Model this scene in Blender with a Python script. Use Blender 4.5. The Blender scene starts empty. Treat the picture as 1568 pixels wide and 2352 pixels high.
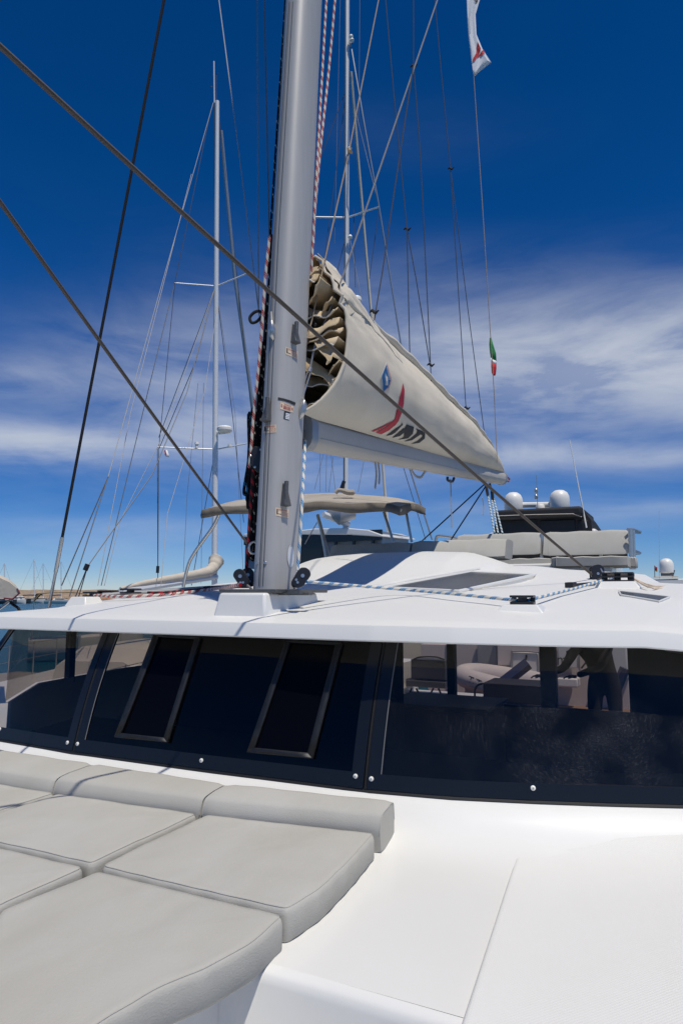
import bpy, bmesh, math, random
from mathutils import Vector, Matrix, noise
from mathutils.bvhtree import BVHTree
random.seed(4)
sc = bpy.context.scene
# ------------------------------------------------------------------ camera, world, sun
E = 3.0                                   # eye height above the water
F, CX, CY = 1568.0, 784.0, 1176.0         # focal length and centre, in pixels of a 1568x2352 frame
PITCH = math.atan((1362 - 1176) / F); YAW = math.radians(26.5)
cam_d = bpy.data.cameras.new('camera'); cam = bpy.data.objects.new('camera', cam_d)
sc.collection.objects.link(cam); sc.camera = cam
cam_d.sensor_fit = 'VERTICAL'; cam_d.sensor_height = 36; cam_d.lens = 24
cam_d.clip_start = 0.05; cam_d.clip_end = 20000
cam.location = (0, 0, E); cam.rotation_euler = (math.pi/2 + PITCH, 0, YAW)
SUN = Vector((0.32, -0.18, 0.93)).normalized()
wd = bpy.data.worlds.new('World'); sc.world = wd; wd.use_nodes = True
def build_world():
    nt = wd.node_tree; N = nt.nodes; L = nt.links; N.clear()
    def nd(t, **k):
        n = N.new(t)
        for a, b in k.items(): setattr(n, a, b)
        return n
    def mth(op, a, b=None, c=None, clamp=False):
        n = N.new('ShaderNodeMath'); n.operation = op; n.use_clamp = clamp
        for i, v in enumerate((a, b, c)):
            if v is None: continue
            if isinstance(v, (int, float)): n.inputs[i].default_value = v
            else: L.new(v, n.inputs[i])
        return n.outputs[0]
    sky = nd('ShaderNodeTexSky', sky_type='NISHITA', sun_disc=False)
    sky.sun_elevation = math.asin(SUN.z); sky.sun_rotation = math.atan2(SUN.x, SUN.y)
    sky.altitude = 0; sky.air_density = 0.65; sky.dust_density = 0.0; sky.ozone_density = 5.0
    hs = nd('ShaderNodeHueSaturation'); hs.inputs['Saturation'].default_value = 1.3; hs.inputs['Value'].default_value = 1.0
    L.new(sky.outputs[0], hs.inputs['Color'])
    gm = nd('ShaderNodeGamma'); gm.inputs[1].default_value = 1.12; L.new(hs.outputs[0], gm.inputs[0])
    tn = nd('ShaderNodeMix', data_type='RGBA', blend_type='MULTIPLY'); tn.inputs[0].default_value = 1.0; L.new(gm.outputs[0], tn.inputs[6]); tn_in = tn.inputs[7]
    tc = nd('ShaderNodeTexCoord'); sp = nd('ShaderNodeSeparateXYZ'); L.new(tc.outputs['Generated'], sp.inputs[0])
    x, y, z = sp.outputs
    az = mth('ARCTAN2', x, y); el = mth('ARCSINE', z)
    rp = nd('ShaderNodeValToRGB'); cr = rp.color_ramp; L.new(mth('MULTIPLY', el, 1/1.2, clamp=True), rp.inputs[0])
    cr.elements[0].position = 0.0; cr.elements[0].color = (.80, .76, .86, 1); cr.elements[1].position = .55; cr.elements[1].color = (.30, .96, 1.04, 1)
    e = cr.elements.new(.12); e.color = (.72, .82, .95, 1); e = cr.elements.new(.28); e.color = (.64, 1.02, 1.16, 1); L.new(rp.outputs[0], tn_in)
    # streaky cirrus: noise on the direction, stretched along the horizon
    mp = nd('ShaderNodeMapping'); mp.inputs['Scale'].default_value = (1.5, 1.5, 6.5); mp.inputs['Rotation'].default_value = (0.03, 0.05, 0)
    L.new(tc.outputs['Generated'], mp.inputs[0])
    n1 = nd('ShaderNodeTexNoise'); n1.inputs['Scale'].default_value = 2.3; n1.inputs['Detail'].default_value = 10
    n1.inputs['Roughness'].default_value = 0.58; n1.inputs['Distortion'].default_value = 0.8
    L.new(mp.outputs[0], n1.inputs['Vector'])
    mp2 = nd('ShaderNodeMapping'); mp2.inputs['Scale'].default_value = (3.5, 3.5, 11); mp2.inputs['Location'].default_value = (3.1, 1.7, 0.4)
    L.new(tc.outputs['Generated'], mp2.inputs[0])
    n2 = nd('ShaderNodeTexNoise'); n2.inputs['Scale'].default_value = 2.0; n2.inputs['Detail'].default_value = 8; n2.inputs['Roughness'].default_value = 0.6
    L.new(mp2.outputs[0], n2.inputs['Vector'])
    tot = None
    def blob(px, py, wx, wy, amp, tilt=0.0):
        nonlocal tot
        u = (px - CX)/F; v = (CY - py)/F; f = math.cos(PITCH) - math.sin(PITCH)*v; up = math.sin(PITCH) + math.cos(PITCH)*v
        dx = u*math.cos(YAW) - f*math.sin(YAW); dy = u*math.sin(YAW) + f*math.cos(YAW)
        a0 = math.atan2(dx, dy); e0 = math.atan2(up, math.hypot(dx, dy))
        da = mth('SUBTRACT', az, a0); de = mth('SUBTRACT', el, e0)
        de = mth('MULTIPLY_ADD', da, tilt, de)
        qa = mth('POWER', mth('ABSOLUTE', mth('DIVIDE', da, wx/F)), 2.0)
        qe = mth('POWER', mth('ABSOLUTE', mth('DIVIDE', de, wy/F)), 2.0)
        g = mth('MULTIPLY', mth('EXPONENT', mth('MULTIPLY', mth('ADD', qa, qe), -1.0)), amp)
        tot = g if tot is None else mth('ADD', tot, g)
    for b in ((1290, 850, 430, 95, 1.35, .04), (1620, 820, 330, 105, 1.1, 0), (1060, 770, 330, 80, .40, .12), (1450, 1050, 330, 30, .8, .05),
              (1230, 1035, 120, 22, .6, 0), (210, 1010, 330, 34, .95, -.02), (20, 1020, 200, 36, 1.0, 0), (30, 865, 170, 34, .55, -.05),
              (430, 880, 220, 110, .5, -.1), (520, 960, 160, 60, .5, 0), (330, 1210, 320, 26, .3, 0), (90, 1260, 300, 30, .3, 0),
              (1150, 1190, 260, 40, .32, 0), (760, 1080, 250, 50, .5, 0), (1500, 1170, 160, 18, .28, 0), (420, 760, 300, 90, .2, -.2),
              (1100, 650, 500, 70, .14, .1), (900, 300, 300, 60, .02, .1)):
        blob(*b)
    # the rest of the dome carries the same kind of thin cloud
    gen = mth('MULTIPLY', mth('EXPONENT', mth('MULTIPLY', mth('POWER', mth('DIVIDE', mth('SUBTRACT', el, 0.2), 0.12), 2.0), -1.0)), 0.13)
    tot = mth('ADD', tot, gen)
    w = mth('ADD', mth('MULTIPLY', mth('SUBTRACT', n1.outputs[0], 0.36), 3.0), mth('MULTIPLY', mth('SUBTRACT', n2.outputs[0], 0.5), 1.6))
    w = mth('MAXIMUM', w, 0.0)
    m = mth('MULTIPLY', tot, mth('MULTIPLY_ADD', w, 0.66, 0.24))
    m = mth('MULTIPLY', mth('SUBTRACT', 1.0, mth('EXPONENT', mth('MULTIPLY', m, -1.15))), 0.92)
    mx = nd('ShaderNodeMix', data_type='RGBA'); L.new(m, mx.inputs[0]); L.new(tn.outputs[2], mx.inputs[6])
    mx.inputs[7].default_value = (8.2, 8.7, 9.5, 1)
    bg = nd('ShaderNodeBackground'); bg.inputs[1].default_value = 0.07
    out = nd('ShaderNodeOutputWorld'); L.new(mx.outputs[2], bg.inputs[0]); L.new(bg.outputs[0], out.inputs[0])
build_world()
sl = bpy.data.lights.new('sun', 'SUN'); so = bpy.data.objects.new('sun', sl); sc.collection.objects.link(so)
sl.energy = 3.3; sl.angle = math.radians(0.53); sl.color = (1.0, 0.945, 0.85)
so.rotation_euler = SUN.to_track_quat('Z', 'Y').to_euler(); so.location = (0, 0, 30)
vs = sc.view_settings; vs.view_transform = 'Standard'; vs.look = 'None'; vs.exposure = 0.1; vs.gamma = 1.0; vs.use_curve_mapping = False

# ------------------------------------------------------------------ pixel -> place helpers
cs, sn = math.cos(YAW), math.sin(YAW)
def ray(x, y):
    u = (x - CX)/F; v = (CY - y)/F
    f = math.cos(PITCH) - math.sin(PITCH)*v; up = math.sin(PITCH) + math.cos(PITCH)*v
    return Vector((u*cs - f*sn, u*sn + f*cs, up))
O = Vector((0, 0, E))
def PZ(x, y, h): r = ray(x, y); return O + r*(h/r.z)
def PX(x, y, X): r = ray(x, y); return O + r*(X/r.x)
def PY(x, y, Y): r = ray(x, y); return O + r*(Y/r.y)
def PD(x, y, d): r = ray(x, y); return O + r*(d/(-r.x*sn + r.y*cs))
def V(x, y, h): return Vector((x, y, h + E))
def lerp(a, b, t): return a + (b - a)*t
def interp(xs, ys, x):
    if x <= xs[0]: return ys[0]
    for i in range(len(xs)-1):
        if x <= xs[i+1]: return lerp(ys[i], ys[i+1], (x - xs[i])/(xs[i+1] - xs[i]))
    return ys[-1]
def sstep(a, b, x):
    t = max(0.0, min(1.0, (x - a)/(b - a))); return t*t*(3 - 2*t)
def smooth_path(pts, n=6):
    """Catmull-Rom through the points"""
    pts = [Vector(p) for p in pts]
    if len(pts) < 3: return pts
    out = []
    P = [pts[0]*2 - pts[1]] + pts + [pts[-1]*2 - pts[-2]]
    for i in range(1, len(P)-2):
        for k in range(n):
            t = k/n; a, b, c, d = P[i-1], P[i], P[i+1], P[i+2]
            out.append(0.5*((2*b) + (c - a)*t + (2*a - 5*b + 4*c - d)*t*t + (3*b - a - 3*c + d)*t*t*t))
    out.append(pts[-1]); return out
def sag(a, b, s, n=14):
    a = Vector(a); b = Vector(b)
    return [a.lerp(b, i/n) + Vector((0, 0, -s*4*(i/n)*(1 - i/n))) for i in range(n+1)]

# ------------------------------------------------------------------ materials
M = {}
def mat(name, col, rough=0.5, metal=0.0, var=0.0, vscale=4.0, bump=0.0, bscale=60.0, spec=0.5, coat=0.0, col2=None, stretch=(1, 1, 1), bdist=0.004):
    m = bpy.data.materials.new(name); m.use_nodes = True; M[name] = m
    nt = m.node_tree; N = nt.nodes; L = nt.links; b = N['Principled BSDF']
    c = tuple(col) + (1,)
    b.inputs['Base Color'].default_value = c; b.inputs['Roughness'].default_value = rough; b.inputs['Metallic'].default_value = metal
    b.inputs['Specular IOR Level'].default_value = spec; b.inputs['Coat Weight'].default_value = coat
    tc = N.new('ShaderNodeTexCoord'); mp = N.new('ShaderNodeMapping'); mp.inputs['Scale'].default_value = stretch
    L.new(tc.outputs['Object'], mp.inputs[0])
    if var > 0:
        n = N.new('ShaderNodeTexNoise'); n.inputs['Scale'].default_value = vscale; n.inputs['Detail'].default_value = 8; n.inputs['Roughness'].default_value = 0.62
        L.new(mp.outputs[0], n.inputs['Vector'])
        r = N.new('ShaderNodeValToRGB'); r.color_ramp.elements[0].position = 0.3; r.color_ramp.elements[1].position = 0.72
        c2 = col2 if col2 else [v*(1 - var) for v in col]
        r.color_ramp.elements[0].color = tuple(c2) + (1,); r.color_ramp.elements[1].color = c
        L.new(n.outputs[0], r.inputs[0]); L.new(r.outputs[0], b.inputs['Base Color'])
    if bump > 0:
        n = N.new('ShaderNodeTexNoise'); n.inputs['Scale'].default_value = bscale; n.inputs['Detail'].default_value = 5
        L.new(mp.outputs[0], n.inputs['Vector'])
        bp = N.new('ShaderNodeBump'); bp.inputs['Strength'].default_value = bump; bp.inputs['Distance'].default_value = bdist
        L.new(n.outputs[0], bp.inputs['Height']); L.new(bp.outputs[0], b.inputs['Normal'])
    return m
mat('gelcoat', (.80, .795, .76), .28, var=.035, vscale=1.2, col2=(.77, .76, .715), coat=.2)
mat('bead', (.22, .22, .22), .6)
mat('gelcoat_grey', (.62, .63, .63), .35)
mat('cushion', (.485, .475, .44), .95, var=.1, vscale=3.2, col2=(.43, .415, .365), bump=.3, bscale=300, spec=.1, stretch=(1, .45, 1))
mat('canvas', (.68, .615, .51), .9, var=.14, vscale=2.4, col2=(.59, .53, .43), bump=.25, bscale=40, spec=.12)
mat('canvas_trim', (.62, .56, .46), .9, spec=.1)
mat('canvas_taupe', (.46, .415, .355), .92, var=.2, vscale=4, bump=.4, bscale=22, spec=.1)
mat('canvas_skirt', (.20, .175, .145), .92, var=.3, vscale=5, bump=.5, bscale=18, spec=.1)
mat('canvas_cream', (.62, .55, .45), .9, var=.12, vscale=3, bump=.4, bscale=9, spec=.1, bdist=.02)
mat('canvas_brown', (.30, .20, .09), .9, var=.2, vscale=3, spec=.1)
mat('canvas_black', (.022, .023, .026), .75, var=.3, vscale=4, bump=.4, bscale=12, bdist=.01)
mat('sailcloth', (.60, .49, .34), .8, var=.3, vscale=6, col2=(.46, .35, .21), bump=.4, bscale=30, spec=.2)
mat('sail_white', (.74, .70, .62), .8, spec=.2)
mat('mast_alu', (.47, .46, .445), .5, metal=.1, var=.1, vscale=5, stretch=(6, 6, .5), bump=.05, bscale=80)
mat('boom_alu', (.50, .46, .40), .5, metal=.0, var=.08, vscale=5)
mat('white_alu', (.72, .73, .73), .4, metal=.1)
mat('grey_alu', (.36, .37, .38), .45, metal=.5)
mat('steel', (.55, .54, .52), .28, metal=.75)
mat('wire', (.26, .25, .24), .6, metal=.4)
mat('wire_dark', (.10, .10, .10), .5, metal=.3)
mat('wire_bright', (.40, .39, .37), .8)
mat('cast_alu', (.17, .17, .17), .55, metal=.6, var=.3, vscale=60, bump=.4, bscale=200)
mat('black_plastic', (.018, .018, .02), .38)
mat('black_trim', (.008, .009, .011), .3)
mat('black_rubber', (.012, .012, .012), .6)
mat('hatch_trim', (.018, .020, .025), .5, var=.5, vscale=30, spec=.45)
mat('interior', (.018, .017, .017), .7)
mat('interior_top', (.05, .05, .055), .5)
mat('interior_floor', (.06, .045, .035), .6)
mat('red', (.42, .012, .03), .6)
mat('ink', (.02, .02, .022), .7)
mat('emblem_blue', (.006, .085, .24), .6, var=.4, vscale=18, col2=(.012, .12, .30))
mat('emblem_white', (.72, .70, .66), .7)
mat('sticker', (.80, .63, .46), .6, var=.12, vscale=30)
mat('sticker_text', (.38, .05, .045), .7)
mat('sticker_dark', (.03, .04, .06), .6)
mat('rope_brown', (.12, .10, .085), .9, var=.4, vscale=160)
mat('rope_tan', (.42, .32, .22), .9, var=.3, vscale=120)
mat('rope_cream', (.68, .56, .44), .9)
mat('rope_black', (.012, .012, .013), .85)
mat('rope_grey', (.14, .135, .13), .85)
mat('green', (.015, .22, .06), .8); mat('flag_white', (.72, .73, .75), .8); mat('flag_red', (.5, .015, .025), .8); mat('flag_gold', (.6, .35, .02), .8)
mat('dome_white', (.84, .82, .76), .4)
mat('hull_white', (.72, .70, .66), .35, var=.06, vscale=2)
mat('hull_pink', (.60, .54, .52), .5, var=.05, vscale=2)
mat('maroon', (.16, .02, .03), .5)
mat('teak', (.22, .13, .07), .7, var=.3, vscale=12, stretch=(1, 8, 1))
mat('tender_grey', (.55, .50, .48), .7, var=.06, vscale=3)
mat('davit_blue', (.035, .04, .085), .35)
mat('window_dark', (.010, .011, .014), .12)
mat('hatch_black', (.002, .002, .003), .25, spec=.12)
mat('clear_vinyl', (.20, .23, .27), .25)
mat('shirt', (.016, .016, .018), .95, var=.3, vscale=12)
mat('skin', (.16, .09, .06), .6); mat('hair', (.01, .008, .006), .8)
mat('concrete', (.32, .30, .27), .9, var=.25, vscale=1.5, bump=.5, bscale=20)
mat('breakwater', (.74, .57, .38), .95, var=.35, vscale=.35, stretch=(1, 1, 2.2), bump=.6, bscale=2, bdist=.2)
mat('rock_orange', (.45, .20, .09), .95, var=.5, vscale=.8, bump=.8, bscale=1.5, bdist=.4)
mat('orange', (.65, .25, .02), .7)
mat('hull_dark', (.03, .04, .05), .4)
def mat_nonskid(name, base, sx, sy, amt):
    m = mat(name, base, .42, var=.03, vscale=1.4, col2=[base[0]*.97, base[1]*.965, base[2]*.94])
    N = m.node_tree.nodes; L = m.node_tree.links; b = N['Principled BSDF']
    tc = N.new('ShaderNodeTexCoord'); mp = N.new('ShaderNodeMapping'); mp.inputs['Rotation'].default_value = (0, 0, math.radians(38)); L.new(tc.outputs['Object'], mp.inputs[0])
    w = N.new('ShaderNodeTexWave'); w.inputs['Scale'].default_value = sx; w.inputs['Distortion'].default_value = .15; w.bands_direction = 'X'; L.new(mp.outputs[0], w.inputs[0])
    w2 = N.new('ShaderNodeTexWave'); w2.inputs['Scale'].default_value = sy; w2.bands_direction = 'Y'; L.new(mp.outputs[0], w2.inputs[0])
    mm = N.new('ShaderNodeMath'); mm.operation = 'MULTIPLY'; L.new(w.outputs['Fac'], mm.inputs[0]); L.new(w2.outputs['Fac'], mm.inputs[1])
    bp = N.new('ShaderNodeBump'); bp.inputs['Strength'].default_value = amt; bp.inputs['Distance'].default_value = .0012
    L.new(mm.outputs[0], bp.inputs['Height']); L.new(bp.outputs[0], b.inputs['Normal'])
mat_nonskid('nonskid', (.775, .77, .74), 45, 45, .4)
def mat_glass(name, tint, ior=1.5, scratch=None):
    m = bpy.data.materials.new(name); m.use_nodes = True; M[name] = m
    nt = m.node_tree; N = nt.nodes; L = nt.links; N.clear()
    o = N.new('ShaderNodeOutputMaterial'); mx = N.new('ShaderNodeMixShader')
    geo = N.new('ShaderNodeNewGeometry'); dt = N.new('ShaderNodeVectorMath'); dt.operation = 'DOT_PRODUCT'; L.new(geo.outputs['Incoming'], dt.inputs[0]); L.new(geo.outputs['Normal'], dt.inputs[1])
    ab = N.new('ShaderNodeMath'); ab.operation = 'ABSOLUTE'; L.new(dt.outputs['Value'], ab.inputs[0])
    om = N.new('ShaderNodeMath'); om.operation = 'SUBTRACT'; om.inputs[0].default_value = 1.0; L.new(ab.outputs[0], om.inputs[1])
    pw = N.new('ShaderNodeMath'); pw.operation = 'POWER'; pw.inputs[1].default_value = 5.0; L.new(om.outputs[0], pw.inputs[0])
    r0 = ((ior - 1)/(ior + 1))**2; fr = N.new('ShaderNodeMath'); fr.operation = 'MULTIPLY_ADD'; fr.inputs[1].default_value = 1 - r0; fr.inputs[2].default_value = r0; L.new(pw.outputs[0], fr.inputs[0])
    t = N.new('ShaderNodeBsdfTransparent'); t.inputs[0].default_value = tuple(tint) + (1,)
    g = N.new('ShaderNodeBsdfGlossy'); g.inputs['Roughness'].default_value = .02; g.inputs[0].default_value = (1, 1, 1, 1)
    L.new(fr.outputs[0], mx.inputs[0]); L.new(t.outputs[0], mx.inputs[1]); L.new(g.outputs[0], mx.inputs[2])
    last = mx.outputs[0]
    if scratch:   # fine scratches and salt smears on the outside of the pane
        def mt(op, a, b=None, c=None):
            q = N.new('ShaderNodeMath'); q.operation = op
            for i, v in enumerate((a, b, c)):
                if v is None: continue
                if isinstance(v, (int, float)): q.inputs[i].default_value = v
                else: L.new(v, q.inputs[i])
            return q.outputs[0]
        tc = N.new('ShaderNodeTexCoord'); sp = N.new('ShaderNodeSeparateXYZ'); L.new(tc.outputs['Object'], sp.inputs[0])
        dx = mt('SUBTRACT', sp.outputs[0], scratch[0]); dz = mt('SUBTRACT', sp.outputs[2], scratch[1])
        rad = mt('SQRT', mt('ADD', mt('MULTIPLY', dx, dx), mt('MULTIPLY', mt('MULTIPLY', dz, dz), 1.6))); an = mt('ARCTAN2', dz, dx)
        cb = N.new('ShaderNodeCombineXYZ'); L.new(mt('MULTIPLY', an, 13.0), cb.inputs[0]); L.new(mt('MULTIPLY', rad, 240.0), cb.inputs[1])
        n = N.new('ShaderNodeTexNoise'); n.inputs['Scale'].default_value = 1.0; n.inputs['Detail'].default_value = 3; n.inputs['Roughness'].default_value = .7; n.inputs['Distortion'].default_value = .4; L.new(cb.outputs[0], n.inputs[0])
        st = mt('MULTIPLY', mt('MAXIMUM', mt('SUBTRACT', n.outputs[0], .53), 0.0), 4.0)
        n2 = N.new('ShaderNodeTexNoise'); n2.inputs['Scale'].default_value = 7.0; n2.inputs['Detail'].default_value = 4; L.new(tc.outputs['Object'], n2.inputs[0])
        pm_ = mt('MULTIPLY', mt('MAXIMUM', mt('SUBTRACT', n2.outputs[0], .38), 0.0), 3.0)
        g = mt('EXPONENT', mt('MULTIPLY', mt('POWER', mt('DIVIDE', rad, .42), 2.0), -1.0))
        mu2 = N.new('ShaderNodeMath'); mu2.operation = 'MULTIPLY_ADD'; L.new(mt('MULTIPLY', mt('MULTIPLY', st, pm_), mt('ADD', g, .08)), mu2.inputs[0]); mu2.inputs[1].default_value = .17; L.new(mt('MULTIPLY_ADD', mt('MULTIPLY', g, pm_), .022, .006), mu2.inputs[2])
        d = N.new('ShaderNodeBsdfDiffuse'); d.inputs[0].default_value = (.7, .72, .75, 1)
        m2 = N.new('ShaderNodeMixShader'); L.new(mu2.outputs[0], m2.inputs[0]); L.new(last, m2.inputs[1]); L.new(d.outputs[0], m2.inputs[2]); last = m2.outputs[0]
    L.new(last, o.inputs[0])
mat_glass('pane_glass', (.56, .51, .49), 1.4, (-.33, E - .46))
mat_glass('pane_plain', (.50, .46, .44), 1.38)
mat_glass('pane_dark', (.10, .10, .105), 1.5)
mat_glass('side_glass', (.62, .57, .50), 1.4)
mat('skylight_glass', (.035, .037, .042), .25, spec=.04)
def mat_rope(name, c1, c2, per=.06, duty=.5, fleck=True, spot=False):
    """braided rope: long coloured flecks along a pale line, from the tube's own UV"""
    m = mat(name, c2, .9, spec=.15); N = m.node_tree.nodes; L = m.node_tree.links; b = N['Principled BSDF']
    uv = N.new('ShaderNodeUVMap'); sp = N.new('ShaderNodeSeparateXYZ'); L.new(uv.outputs[0], sp.inputs[0])
    def mth(op, a, bb=None):
        n = N.new('ShaderNodeMath'); n.operation = op
        for i, v in enumerate((a, bb)):
            if v is None: continue
            if isinstance(v, (int, float)): n.inputs[i].default_value = v
            else: L.new(v, n.inputs[i])
        return n.outputs[0]
    l = mth('DIVIDE', sp.outputs[1], per)
    k1 = mth('LESS_THAN', mth('FRACT', mth('ADD', l, mth('MULTIPLY', sp.outputs[0], 1.0))), duty)
    k2 = mth('LESS_THAN', mth('FRACT', mth('ADD', mth('MULTIPLY', l, 6.0), mth('MULTIPLY', sp.outputs[0], 4.0))), .78 if fleck else 1.1)
    k = mth('MULTIPLY', k1, k2)
    if spot: k = mth('MULTIPLY', k1, mth('LESS_THAN', mth('FRACT', mth('ADD', mth('MULTIPLY', sp.outputs[0], 2.0), mth('MULTIPLY', mth('FLOOR', l), .37))), .3))
    mx = N.new('ShaderNodeMix'); mx.data_type = 'RGBA'; L.new(k, mx.inputs[0]); mx.inputs[6].default_value = tuple(c2) + (1,); mx.inputs[7].default_value = tuple(c1) + (1,)
    L.new(mx.outputs[2], b.inputs['Base Color'])
mat_rope('rope_red', (.36, .012, .02), (.66, .62, .56), .07, .5)
mat_rope('rope_blue', (.03, .22, .46), (.70, .66, .58), .075, .5)
mat_rope('rope_teal', (.02, .16, .24), (.62, .64, .64), .06, .5)
mat_rope('rope_fleck', (.60, .52, .38), (.010, .010, .011), .05, .25, False, True)
mat_rope('rope_redfleck', (.45, .03, .04), (.03, .022, .022), .06, .4)
mat_rope('rope_orange', (.5, .07, .03), (.2, .18, .16), .03, .5)
def mat_water():
    m = bpy.data.materials.new('water'); m.use_nodes = True; M['water'] = m; N = m.node_tree.nodes; L = m.node_tree.links; b = N['Principled BSDF']
    b.inputs['Base Color'].default_value = (.010, .085, .13, 1); b.inputs['Roughness'].default_value = .22; b.inputs['IOR'].default_value = 1.33
    tc = N.new('ShaderNodeTexCoord'); n = N.new('ShaderNodeTexNoise'); n.inputs['Scale'].default_value = .9; n.inputs['Detail'].default_value = 7; n.inputs['Roughness'].default_value = .6
    mp = N.new('ShaderNodeMapping'); mp.inputs['Scale'].default_value = (1, 2.2, 1); L.new(tc.outputs['Object'], mp.inputs[0]); L.new(mp.outputs[0], n.inputs[0])
    bp = N.new('ShaderNodeBump'); bp.inputs['Strength'].default_value = 1; bp.inputs['Distance'].default_value = .35; L.new(n.outputs[0], bp.inputs['Height']); L.new(bp.outputs[0], b.inputs['Normal'])
mat_water()

# ------------------------------------------------------------------ mesh building
COL = sc.collection
class MB:
    def __init__(s): s.v = []; s.f = []; s.uv = {}; s.mi = []; s.cur = 0
    def add(s, vs, fs, uvs=None):
        o = len(s.v); s.v += [Vector(p) for p in vs]
        for i, f in enumerate(fs):
            if uvs: s.uv[len(s.f)] = uvs[i]
            s.f.append([o + k for k in f]); s.mi.append(s.cur)
        return s
    def box(s, c, d, R=None):
        c = Vector(c); p = [Vector((x*d[0]/2, y*d[1]/2, z*d[2]/2)) for x in (-1, 1) for y in (-1, 1) for z in (-1, 1)]
        if R: p = [R @ q for q in p]
        return s.add([c + q for q in p], [(0, 1, 3, 2), (4, 6, 7, 5), (0, 4, 5, 1), (2, 3, 7, 6), (0, 2, 6, 4), (1, 5, 7, 3)])
    def hexa(s, b, t):
        """4 bottom + 4 top points"""
        return s.add(list(b) + list(t), [(3, 2, 1, 0), (4, 5, 6, 7), (0, 1, 5, 4), (1, 2, 6, 5), (2, 3, 7, 6), (3, 0, 4, 7)])
    def prism(s, pts, off):
        off = Vector(off); n = len(pts); pts = [Vector(p) for p in pts]
        return s.add(pts + [p + off for p in pts], [list(range(n))[::-1], list(range(n, 2*n))] + [(i, (i+1) % n, n + (i+1) % n, n + i) for i in range(n)])
    def tube(s, pts, r, n=8, cap=True, sx=1.0):
        pts = [Vector(p) for p in pts]; m = len(pts)
        rr = r if isinstance(r, (list, tuple)) else [r]*m
        T = [(pts[min(i+1, m-1)] - pts[max(i-1, 0)]).normalized() for i in range(m)]
        ref = Vector((0, 0, 1)) if abs(T[0].z) < .9 else Vector((0, 1, 0))
        a = T[0].cross(ref).normalized(); ring = []; ln = 0; lens = []
        vs = []
        for i in range(m):
            a = (a - T[i]*a.dot(T[i])).normalized(); b = T[i].cross(a)
            if i: ln += (pts[i] - pts[i-1]).length
            lens.append(ln)
            for k in range(n):
                th = 2*math.pi*k/n; vs.append(pts[i] + (a*math.cos(th)*sx + b*math.sin(th))*rr[i])
        fs = []; uvs = []
        for i in range(m-1):
            for k in range(n):
                k2 = (k+1) % n
                fs.append((i*n + k, i*n + k2, (i+1)*n + k2, (i+1)*n + k))
                uvs.append(((k/n, lens[i]), ((k+1)/n, lens[i]), ((k+1)/n, lens[i+1]), (k/n, lens[i+1])))
        if cap:
            fs.append(tuple(range(n))[::-1]); uvs.append([(0, 0)]*n); fs.append(tuple(range((m-1)*n, m*n))); uvs.append([(0, 0)]*n)
        return s.add(vs, fs, uvs)
    def loft(s, rings, close=True, cap=True):
        n = len(rings[0]); vs = [p for r in rings for p in r]; fs = []
        for i in range(len(rings)-1):
            for k in range(n if close else n-1):
                k2 = (k+1) % n; fs.append((i*n + k, i*n + k2, (i+1)*n + k2, (i+1)*n + k))
        if cap and close: fs.append(tuple(range(n))[::-1]); fs.append(tuple(range((len(rings)-1)*n, len(rings)*n)))
        return s.add(vs, fs)
    def lathe(s, c, prof, n=24, axis=(0, 0, 1)):
        c = Vector(c); ax = Vector(axis).normalized(); q = Vector((0, 0, 1)).rotation_difference(ax)
        rings = [[c + q @ Vector((r*math.cos(2*math.pi*k/n), r*math.sin(2*math.pi*k/n), z)) for k in range(n)] for r, z in prof]
        return s.loft(rings)
    def sheet(s, rows):
        n = len(rows[0]); return s.add([p for r in rows for p in r], [(i*n + k, i*n + k + 1, (i+1)*n + k + 1, (i+1)*n + k) for i in range(len(rows)-1) for k in range(n-1)])
    def build(s, name, m, parent=None, sharp=35, bevel=0, solid=0, subsurf=0):
        me = bpy.data.meshes.new(name); me.from_pydata([tuple(p) for p in s.v], [], s.f)
        ms = m if isinstance(m, (list, tuple)) else [m]
        for k in ms: me.materials.append(M[k])
        if len(ms) > 1: me.polygons.foreach_set('material_index', s.mi)
        if s.uv:
            ul = me.uv_layers.new(name='UVMap')
            for p in me.polygons:
                if p.index in s.uv:
                    for li, c in zip(p.loop_indices, s.uv[p.index]): ul.data[li].uv = c
        bm = bmesh.new(); bm.from_mesh(me); bmesh.ops.recalc_face_normals(bm, faces=bm.faces); bm.to_mesh(me); bm.free()
        me.polygons.foreach_set('use_smooth', [sharp > 0]*len(me.polygons))
        if sharp > 0: me.set_sharp_from_angle(angle=math.radians(sharp))
        o = bpy.data.objects.new(name, me); COL.objects.link(o)
        if parent is not None: adopt(o, parent)
        if solid: q = o.modifiers.new('solid', 'SOLIDIFY'); q.thickness = solid; q.offset = 0
        if bevel: q = o.modifiers.new('bevel', 'BEVEL'); q.width = bevel; q.segments = 3; q.limit_method = 'ANGLE'; q.angle_limit = math.radians(40)
        if subsurf: q = o.modifiers.new('sub', 'SUBSURF'); q.levels = q.render_levels = subsurf
        return o
def adopt(o, p):
    o.parent = p
    w = Matrix.Translation(p.location) if p.type == 'EMPTY' else Matrix.Identity(4)
    o.matrix_parent_inverse = w.inverted()
def tag(o, label, cat, group=None, kind=None):
    if label: o['label'] = label
    if cat: o['category'] = cat
    if group: o['group'] = group
    if kind: o['kind'] = kind
    return o
def thing(name, label, cat, loc, group=None):
    o = bpy.data.objects.new(name, None); COL.objects.link(o); o.location = loc; o.empty_display_size = .2
    return tag(o, label, cat, group)
def bvh_of(mb): return BVHTree.FromPolygons(mb.v, mb.f)
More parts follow.
